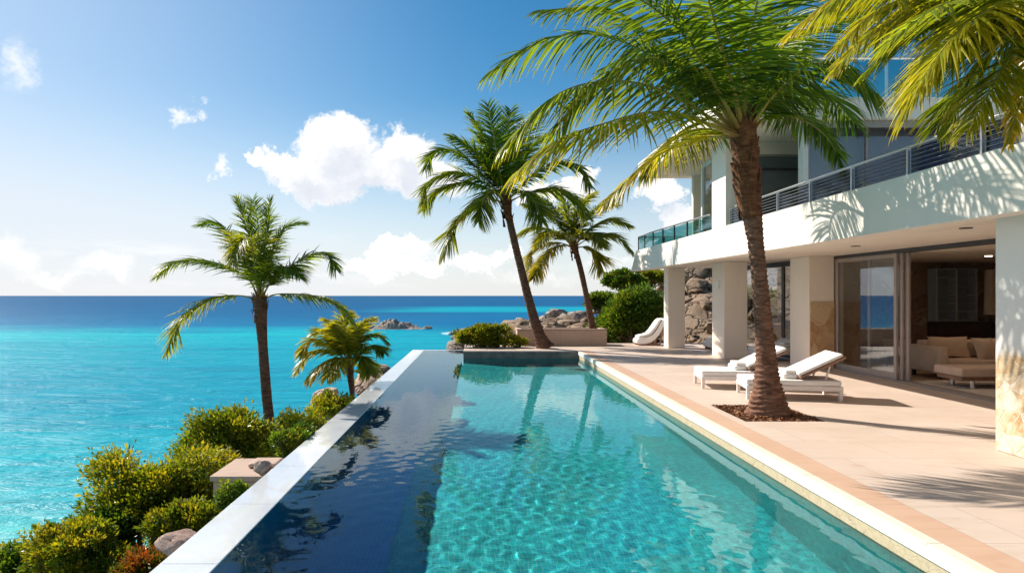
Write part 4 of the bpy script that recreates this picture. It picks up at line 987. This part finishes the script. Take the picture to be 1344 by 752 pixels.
px_palm('shorter palm growing out of the travertine planter box', 24.62, (753, 322), [(779, 436), (775, 415), (768, 380), (760, 345), (753, 322)],
  [(0, .15), (.1, .125), (.5, .10), (.9, .098), (1, .15)],
  [([(735, 295), (715, 275), (690, 268)], .4, .15), ([(730, 305), (700, 298), (676, 312)], -.3, .2), ([(728, 318), (700, 328), (688, 358)], .3, .45), ([(735, 322), (715, 338), (700, 366)], -1.0, .6),
   ([(748, 290), (742, 268), (732, 252)], .3, .1), ([(757, 288), (764, 268), (780, 255)], -.2, .2), ([(775, 300), (800, 288), (826, 296)], .3, .12), ([(780, 310), (808, 310), (829, 330)], -.3, .08),
   ([(772, 325), (784, 335), (790, 354)], -.6, .4), ([(765, 290), (785, 270), (808, 268)], .8, .1), ([(742, 295), (725, 270), (705, 256)], 1.0, .1), ([(740, 310), (722, 305), (706, 320)], -1.2, .3), ([(765, 308), (778, 306), (790, 322)], -1.2, .2)],
  .90, 41, 88, .035, .042, .50, ((-.1, 0, 1), .6, .15, 30), .1, ybias=.14)
# seaside palm left of the pool
px_palm('single palm with arching fronds standing left of the pool against the sea', 14.0, (341, 392), [(359, 615), (355, 575), (350, 520), (345, 455), (341, 392)],
  [(0, .14), (.15, .125), (.4, .108), (.8, .098), (.93, .125), (1, .15)],
  [([(322, 362), (273, 342), (232, 344), (206, 362)], .2, .12), ([(315, 388), (278, 392), (238, 420), (218, 462)], -.2, .3), ([(330, 350), (303, 308), (284, 292), (263, 294)], .3, .0),
   ([(335, 345), (322, 290), (311, 262)], -.3, .12), ([(340, 340), (338, 290), (332, 262)], .35, .05), ([(346, 340), (351, 300), (354, 264)], .1, .0), ([(352, 350), (366, 312), (380, 296), (396, 292)], .25, .0),
   ([(360, 366), (403, 336), (428, 334), (441, 354)], -.2, .08), ([(365, 386), (415, 388), (445, 400), (464, 424)], .15, .2), ([(335, 350), (328, 315), (316, 318), (306, 345)], -1.1, .35),
   ([(352, 362), (372, 350), (392, 362)], -.8, .1)],
  .68, 51, 100, .024, .024, -2.9, ((0, 0, 1), .5, .15, 36), .05, leafmat='palm_leaf', d=.48, ybias=.05)
px_palm('small bushy palm growing beside the white overflow edge of the pool', 16.0, (459, 474), [(464, 535), (462, 515), (460, 495), (459, 474)],
  [(0, .07), (.5, .062), (.85, .085), (1, .11)],
  [([(435, 460), (408, 462), (388, 488)], .1, .4), ([(435, 455), (410, 445), (394, 466)], -.5, .45), ([(440, 448), (425, 432), (410, 438)], .4, .3), ([(445, 440), (436, 425), (428, 420)], -.3, .3),
   ([(455, 440), (452, 422), (455, 410)], .1, .25), ([(466, 442), (475, 425), (488, 417)], -.2, .3), ([(475, 448), (492, 438), (508, 448)], .1, .05), ([(476, 458), (492, 453), (503, 462)], -.4, .05),
   ([(440, 470), (420, 480), (404, 500)], -.3, .6), ([(450, 470), (440, 480), (430, 496)], -.7, .45), ([(460, 445), (464, 432), (472, 428)], .7, .1), ([(448, 445), (442, 432), (440, 425)], -.7, .35), ([(470, 468), (480, 474), (486, 490)], -.5, .2)],
  .55, 61, 70, .025, .034, -1.5, ((0, 0, 1), .3, .10, 24), .06, leafmat='palm_yellow', d=.6)
px_palm('tiny young palm tucked between the boulders and the overflow edge', 17.6, (482, 497), [(484, 520), (483, 508), (482, 497)], [(0, .06), (1, .06)],
  [([(474, 488), (466, 486)], .1, .2), ([(476, 484), (470, 478)], -.2, .3), ([(480, 483), (478, 474)], .1, .2), ([(485, 483), (488, 475)], -.1, .2), ([(489, 486), (496, 479)], .1, .2), ([(489, 492), (497, 492)], -.2, .25), ([(475, 494), (468, 500)], -.2, .3)],
  .24, 71, 26, .012, .03, -1.3, None, .05, d=.4)

# ------------------------------------------------------------------ shrubs
def shrub(label, c, rx, ry, rz, nclump, per, leaf, mt, ground, seed, yel=.3, group=None, flat=.0, up=.5, name='shrub', gaps=.18):
    g = np.random.default_rng(seed); c = np.array(c)
    root = thing(name, label, 'shrub', (c[0], c[1], ground), 0, group)
    # clumps through an uneven crown volume
    nl = 9; Lc = g.normal(size=(nl, 3)); Lc /= np.linalg.norm(Lc, axis=1)[:, None]; Lc *= g.uniform(.25, .72, nl)[:, None]; Lc[:, 2] = Lc[:, 2] * .8 - .05
    Lr = g.uniform(.26, .52, nl); li = g.choice(nl, nclump, p=Lr ** 2 / (Lr ** 2).sum())
    u = g.normal(size=(nclump, 3)); u /= np.linalg.norm(u, axis=1)[:, None]
    cc = Lc[li] + u * (Lr[li] * (1 - g.beta(1.1, 2.4, nclump) * .7))[:, None] * np.array([1, 1, .85])
    cc[:, 2] = np.maximum(cc[:, 2], -.95)
    hole = np.array([mnoise.noise(Vector((*(q * 2.6), ))+ Vector((seed, 0, 0))) for q in cc]); cc = cc[hole > -gaps]
    nclump = len(cc)
    cen = c + cc * np.array([rx, ry, rz])
    cs = .26 * min(rx, rz) * g.uniform(.6, 1.3, nclump)
    dirs = norm(cc * np.array([1, 1, 1]) + np.array([0, 0, up]))
    n = nclump * per; ci = np.repeat(np.arange(nclump), per)
    o_ = g.normal(size=(n, 3)); o_ /= np.linalg.norm(o_, axis=1)[:, None]; o_ *= (g.random(n) ** .5)[:, None]
    p = cen[ci] + o_ * cs[ci][:, None]
    D = norm(o_ * .9 + dirs[ci] * .7 + g.normal(0, .45, (n, 3)))
    Wd = norm(np.cross(D, g.normal(size=(n, 3)))); Nm = np.cross(D, Wd)
    l = leaf * 1.12 * (g.uniform(.7, 1.3, nclump)[ci] * g.uniform(.55, 1.3, n))[:, None]; w = l * g.uniform(.34, .5, n)[:, None]
    V = np.stack([p, p + D * l * .5 - Wd * w * .5 + Nm * w * .18, p + D * l - Nm * l * .12, p + D * l * .5 + Wd * w * .5 + Nm * w * .18], 1).reshape(-1, 3)
    tri = np.arange(4 * n).reshape(-1, 4); Fc = np.concatenate([tri[:, [0, 1, 2]], tri[:, [0, 2, 3]]])
    tint = np.zeros((n, 4, 4)); tint[..., 3] = 1
    lum = np.clip(g.normal(.45, .14, nl)[li[hole > -gaps]][ci] + g.normal(0, .13, nclump)[ci] + g.normal(0, .18, n), 0, 1)
    yy_ = np.clip((g.random(nclump) < yel)[ci] * g.uniform(.2, .9, n) + g.normal(0, .08, n), 0, 1)
    tint[..., 0] = lum[:, None]; tint[..., 1] = yy_[:, None]
    mesh_np('foliage', V, Fc, M[mt], root, True, False, tint.reshape(-1, 4))
    m = MB(); b0 = Vector((c[0], c[1], ground - .15))
    for k in range(10):                   # bare twigs poking out
        e = cen[int(g.integers(nclump))]; q = c + (e - c) * g.uniform(1.02, 1.14); m.tube([Vector(c + (e - c) * .5), Vector(c + (e - c) * .85 + g.normal(0, .03, 3)), Vector(q)], [.008, .005, .002], 5)
    for k in range(min(26, nclump)):
        e = Vector(cen[int(g.integers(nclump))]); j = Vector(g.normal(0, .12, 3)) * rx
        mid = b0.lerp(e, .5) + j + Vector((0, 0, .08 * rz)); rr = .018 + .02 * min(rx, 1.0)
        st = b0 + Vector((g.normal(0, .12) * rx, g.normal(0, .12) * ry, 0))
        m.tube([st, st.lerp(mid, .5) + j * .3, mid, e], [rr, rr * .8, rr * .5, rr * .2], 6)
    m.build('stem', M['twig'], root, smooth=True)
    return root
def sh(label, px, py, Y, rxp, rzp, ry, nclump, per, leaf, mt, seed, **k):
    c = W(px, py, Y); k_ = 1.22 if Y < 20 else 1.12; rx, rz = k_ * rxp * Y / F, k_ * rzp * Y / F; nclump = int(nclump * 1.7)
    gz = k.pop('ground', None)
    if gz is None: gz = min(cliff_z(c.x, c.y), c.z - rz * .6)
    return shrub(label, c, rx, ry, rz, nclump, per, leaf, mt, gz, seed, **k)
sh('largest olive-green shrub on the cliff, left of the stone plinth', 205, 652, 9.0, 84, 70, .85, 330, 80, .062, 'shrub_leaf', 101, yel=.35)
sh('dense rounded shrub against the sea behind the plinth, left of the palm trunk', 303, 568, 11.2, 62, 50, .8, 300, 70, .06, 'shrub_leaf', 102, yel=.2)
sh('low leafy shrub between the single palm trunk and the white overflow edge', 392, 560, 12.6, 46, 36, .8, 260, 70, .055, 'shrub_leaf', 103, yel=.4)
sh('mid-green shrub between the largest shrub and the straggly one in the corner', 150, 695, 8.3, 48, 36, .6, 200, 70, .055, 'shrub_green', 121, yel=.4)
sh('low shrub tucked under the dense rounded one, just left of the plinth', 262, 622, 9.8, 44, 34, .6, 200, 70, .055, 'shrub_leaf', 122, yel=.45)
sh('narrow shrub hugging the overflow edge just right of the single palm trunk', 385, 585, 9.6, 24, 26, .4, 120, 70, .045, 'shrub_green', 123, yel=.4)
sh('paler shrub at the left edge of the photo, below the shallow water', 55, 738, 9.0, 50, 26, .6, 160, 70, .055, 'shrub_leaf', 124, yel=.5)
sh('small twiggy shrub at the foot of the small bushy palm', 440, 540, 14.6, 40, 24, .8, 200, 60, .055, 'shrub_leaf', 104, yel=.35)
sh('yellowish straggly shrub in the bottom left, in front of the largest shrub', 108, 722, 7.6, 76, 34, .6, 240, 70, .05, 'shrub_leaf', 105, yel=.5)
sh('dark green shrub in the very bottom left corner of the photo', 18, 740, 8.2, 60, 30, .6, 200, 70, .055, 'shrub_green', 106, yel=.1)
sh('croton shrub with red and orange leaves beside the overflow edge', 185, 742, 6.9, 52, 30, .4, 200, 70, .045, 'shrub_red', 107, yel=.28)
sh('shrub filling the gap between the red-leaved shrub and the stone plinth', 242, 692, 7.9, 46, 38, .45, 200, 70, .05, 'shrub_leaf', 108, yel=.3)
sh('small bright shrub growing in front of the stone plinth', 318, 655, 7.3, 32, 22, .16, 90, 60, .04, 'shrub_green', 109, yel=.5)
sh('low yellow-flecked shrub at the left end of the travertine planter', 638, 442, 23.4, 46, 15, .7, 220, 60, .085, 'shrub_leaf', 110, yel=.4, ground=0.0, gaps=.6)
sh('tall dense hedge-like shrub on the hillside beyond the farthest column', 828, 412, 27.2, 46, 42, 1.2, 420, 80, .12, 'shrub_green', 111, yel=.15, ground=0.0, gaps=.22)
sh('shrub on top of the rocky hill above the tall dense shrub', 818, 367, 34, 30, 14, 1.0, 200, 60, .13, 'shrub_green', 112, yel=.25, ground=2.2)
sh('shrub near the hill crest just under the balcony corner', 852, 362, 36, 22, 12, 1.0, 160, 60, .13, 'shrub_leaf', 113, yel=.3, ground=2.4)
sh('low shrub at the left foot of the rocky hill', 792, 392, 31, 20, 14, .9, 140, 60, .11, 'shrub_green', 114, yel=.25, ground=.4)
# ground cover over the cliff slope
n = 42000; gx = rng.uniform(-6.2, -2.42, n); gy = rng.uniform(4.5, 22, n)
gz = np.array([cliff_z(a, b) for a, b in zip(gx, gy)]); keep = np.array([mnoise.noise(Vector((a * .8, b * .8, 3.3))) > -.25 for a, b in zip(gx, gy)])
p = np.stack([gx, gy, gz], -1)[keep]; n = len(p); p[:, 2] += rng.uniform(-.02, .30, n) * rng.random(n)
D = norm(rng.normal(0, .6, (n, 3)) + np.array([0, 0, .8])); Wd = norm(np.cross(D, rng.normal(size=(n, 3)))); l = rng.uniform(.04, .10, n)[:, None]; w = l * .42
V = np.stack([p, p + D * l * .5 - Wd * w * .5, p + D * l, p + D * l * .5 + Wd * w * .5], 1).reshape(-1, 3)
tint = np.zeros((n, 4, 4)); tint[..., 3] = 1; tint[..., 0] = np.clip(rng.normal(.4, .25, n), 0, 1)[:, None]; tint[..., 1] = (rng.random(n) ** 2 * .7)[:, None]
tri = np.arange(4 * n).reshape(-1, 4)
tag(mesh_np('ground_cover', V, np.concatenate([tri[:, [0, 1, 2]], tri[:, [0, 2, 3]]]), M['shrub_leaf'], None, True, False, tint.reshape(-1, 4)), 'leafy ground cover over the cliff slope', None, None, 'stuff')

# ------------------------------------------------------------------ rocks
def boulder_mesh(seed, sub=4):
    bm = bmesh.new(); bmesh.ops.create_icosphere(bm, subdivisions=sub, radius=1.0)
    for v in bm.verts:
        q = v.co.normalized(); o = Vector((seed * 3.1, seed * 1.7, 0))
        d = 1 + .34 * mnoise.noise(q * 1.2 + o) + .20 * mnoise.noise(q * 2.8 + o) + .10 * mnoise.noise(q * 6 + o) + .05 * mnoise.noise(q * 13 + o)
        cell = mnoise.cell(q * 1.3 + o); v.co = q * d * (1 - .08 * cell)
    for k in range(7):                    # flat broken faces
        nrm = Vector((random.gauss(0, 1), random.gauss(0, 1), random.gauss(.2, 1))).normalized(); lim = random.uniform(.62, .9)
        for v in bm.verts:
            e = v.co.dot(nrm) - lim
            if e > 0: v.co -= nrm * e * .85
    me = bpy.data.meshes.new('boulder'); bm.to_mesh(me); bm.free()
    me.polygons.foreach_set('use_smooth', np.ones(len(me.polygons), dtype=bool))
    return me
protos = [boulder_mesh(i) for i in range(8)]
for me in protos[:6]: me.materials.append(M['rock'])
for me in protos[6:]: me.materials.append(M['rock_pink'])
def boulder(loc, s, label, group=None, k=None, rz=None):
    o = bpy.data.objects.new('boulder', protos[k if k is not None else random.randrange(6)]); C.objects.link(o)
    o.location = loc; o.scale = s; o.rotation_euler = (random.uniform(-.3, .3), random.uniform(-.3, .3), rz if rz is not None else random.uniform(0, 6.28))
    return tag(o, label, 'boulder', group)
brown = []
for me in protos[:6]:
    b_ = me.copy(); b_.materials.clear(); b_.materials.append(M['hill_rock']); brown.append(b_)
# headland ridge running out to sea
ridge = [((880, 388), 36), ((835, 398), 40), ((800, 404), 46), ((760, 408), 55), ((725, 415), 70), ((690, 423), 95), ((655, 430), 140), ((625, 434), 200), ((603, 436), 265)]
RP = [W(px, py, Y) for (px, py), Y in ridge]
rows = []; nsec = 60
RPc, _ = catmull(RP, nsec)
Vh = []; nc = 15
for i, p in enumerate(RPc):
    hgt = p[2] - SEA + .5
    for j in range(nc):
        t = j / (nc - 1) * 2 - 1; wd_ = hgt * 1.3 + 2
        prof = 1 - abs(t) ** 1.25
        q = Vector((p[0] + t * wd_ * .8, p[1] + t * wd_ * .5, SEA - .5 + hgt * .93 * prof))
        q.z += (.10 * hgt * fbm(q * .12) + .06 * hgt * fbm(q * .5)) * (prof > .02); Vh.append(q)
idx = np.arange(len(Vh)).reshape(nsec, nc)
S(mesh_np('headland', np.array(Vh), np.stack([idx[:-1, :-1], idx[1:, :-1], idx[1:, 1:], idx[:-1, 1:]], -1).reshape(-1, 4), M['rock'], smooth=True))
random.seed(5)
for i in range(110):
    t = random.random() ** .8; q = RPc[min(nsec - 1, int(t * nsec))]; Y = q[1]; k = Y / F
    s = random.uniform(4, 11) * k * (1.25 if t < .4 else .9)
    boulder((q[0] + random.gauss(0, 7) * k, q[1] - random.uniform(0, 3) * k * 8, q[2] - random.uniform(-2, 22) * k * (1 - .6 * t)), (s * random.uniform(.8, 1.5), s, s * random.uniform(.55, .9)),
            'weathered grey boulder among the tumbled rocks of the headland', 'boulders of the headland')
for i in range(90):
    x, y = random.uniform(1.5, 13), random.uniform(26.3, 40); z = cliff_z(x, y); s = random.uniform(.25, .85)
    boulder((x, y, z + s * .1), (s * random.uniform(.9, 1.5), s, s * random.uniform(.6, .9)), 'brown boulder on the rocky hillside behind the villa', 'boulders of the hillside').data = random.choice(brown)
for (px, py, Y, s, lb) in ((602, 452, 26.5, .42, 'dark boulder at the left corner of the far pool end, lowest of the pair'), (612, 446, 28, .5, 'dark boulder behind the low shrub at the far pool end'), (598, 458, 25.8, .3, 'small boulder touching the far rim of the infinity edge')):
    p = W(px, py, Y); boulder((p.x, p.y, p.z - s * .3), (s * 1.2, s, s), lb, None, 2)
for (px, py, Y, sx, sz, k, lb) in ((484, 506, 16.9, .36, .36, 6, 'rounded pinkish boulder beside the tiny young palm'), (497, 492, 19.5, .42, .28, 1, 'dark flat boulder along the far overflow edge'), (425, 522, 17.5, .34, .26, 6, 'pale boulder showing above the shrubs left of the small palm'),
                               (236, 712, 6.75, .17, .12, 7, 'low pinkish rock against the overflow edge by the croton'), (345, 612, 7.95, .08, .10, 7, 'small pink stone between the plinth and the overflow edge')):
    p = W(px, py, Y); boulder(tuple(p), (sx * 1.2, sx * 1.4, sz), lb, None, k, .4)
# islet
isl = thing('islet', 'low rocky islet out in the bay', 'islet', tuple(W(520, 431, 300)))
Vi = []; nx_, ny_ = 64, 24
for j in range(ny_):
    for i in range(nx_):
        u, v = i / (nx_ - 1) * 2 - 1, j / (ny_ - 1) * 2 - 1
        e = max(0, 1 - abs(u) ** 2.2) * max(0, 1 - v * v)
        x = -36 + u * 12.5; y = 300 + v * 6
        h = 4.3 * e * (.55 + .5 * math.exp(-((u + .15) / .45) ** 2)) + e * (1.6 * fbm(Vector((x * .25, y * .25, 2))) + .8 * fbm(Vector((x * .9, y * .9, 7))))
        Vi.append((x, y, SEA - .4 + max(0, h)))
idx = np.arange(nx_ * ny_).reshape(ny_, nx_)
mesh_np('rock_mass', np.array(Vi), np.stack([idx[:-1, :-1], idx[:-1, 1:], idx[1:, 1:], idx[1:, :-1]], -1).reshape(-1, 4), M['rock'], isl, True, False)
for (px, s, lb) in ((561, 1.6, 'small rock awash off the right tip of the islet'), (486, 1.8, 'small rock awash off the left tip of the islet')):
    p = W(px, 431.5, 298); boulder((p.x, p.y, SEA + .2), (s * 1.5, s, s * .8), lb, None, 1)
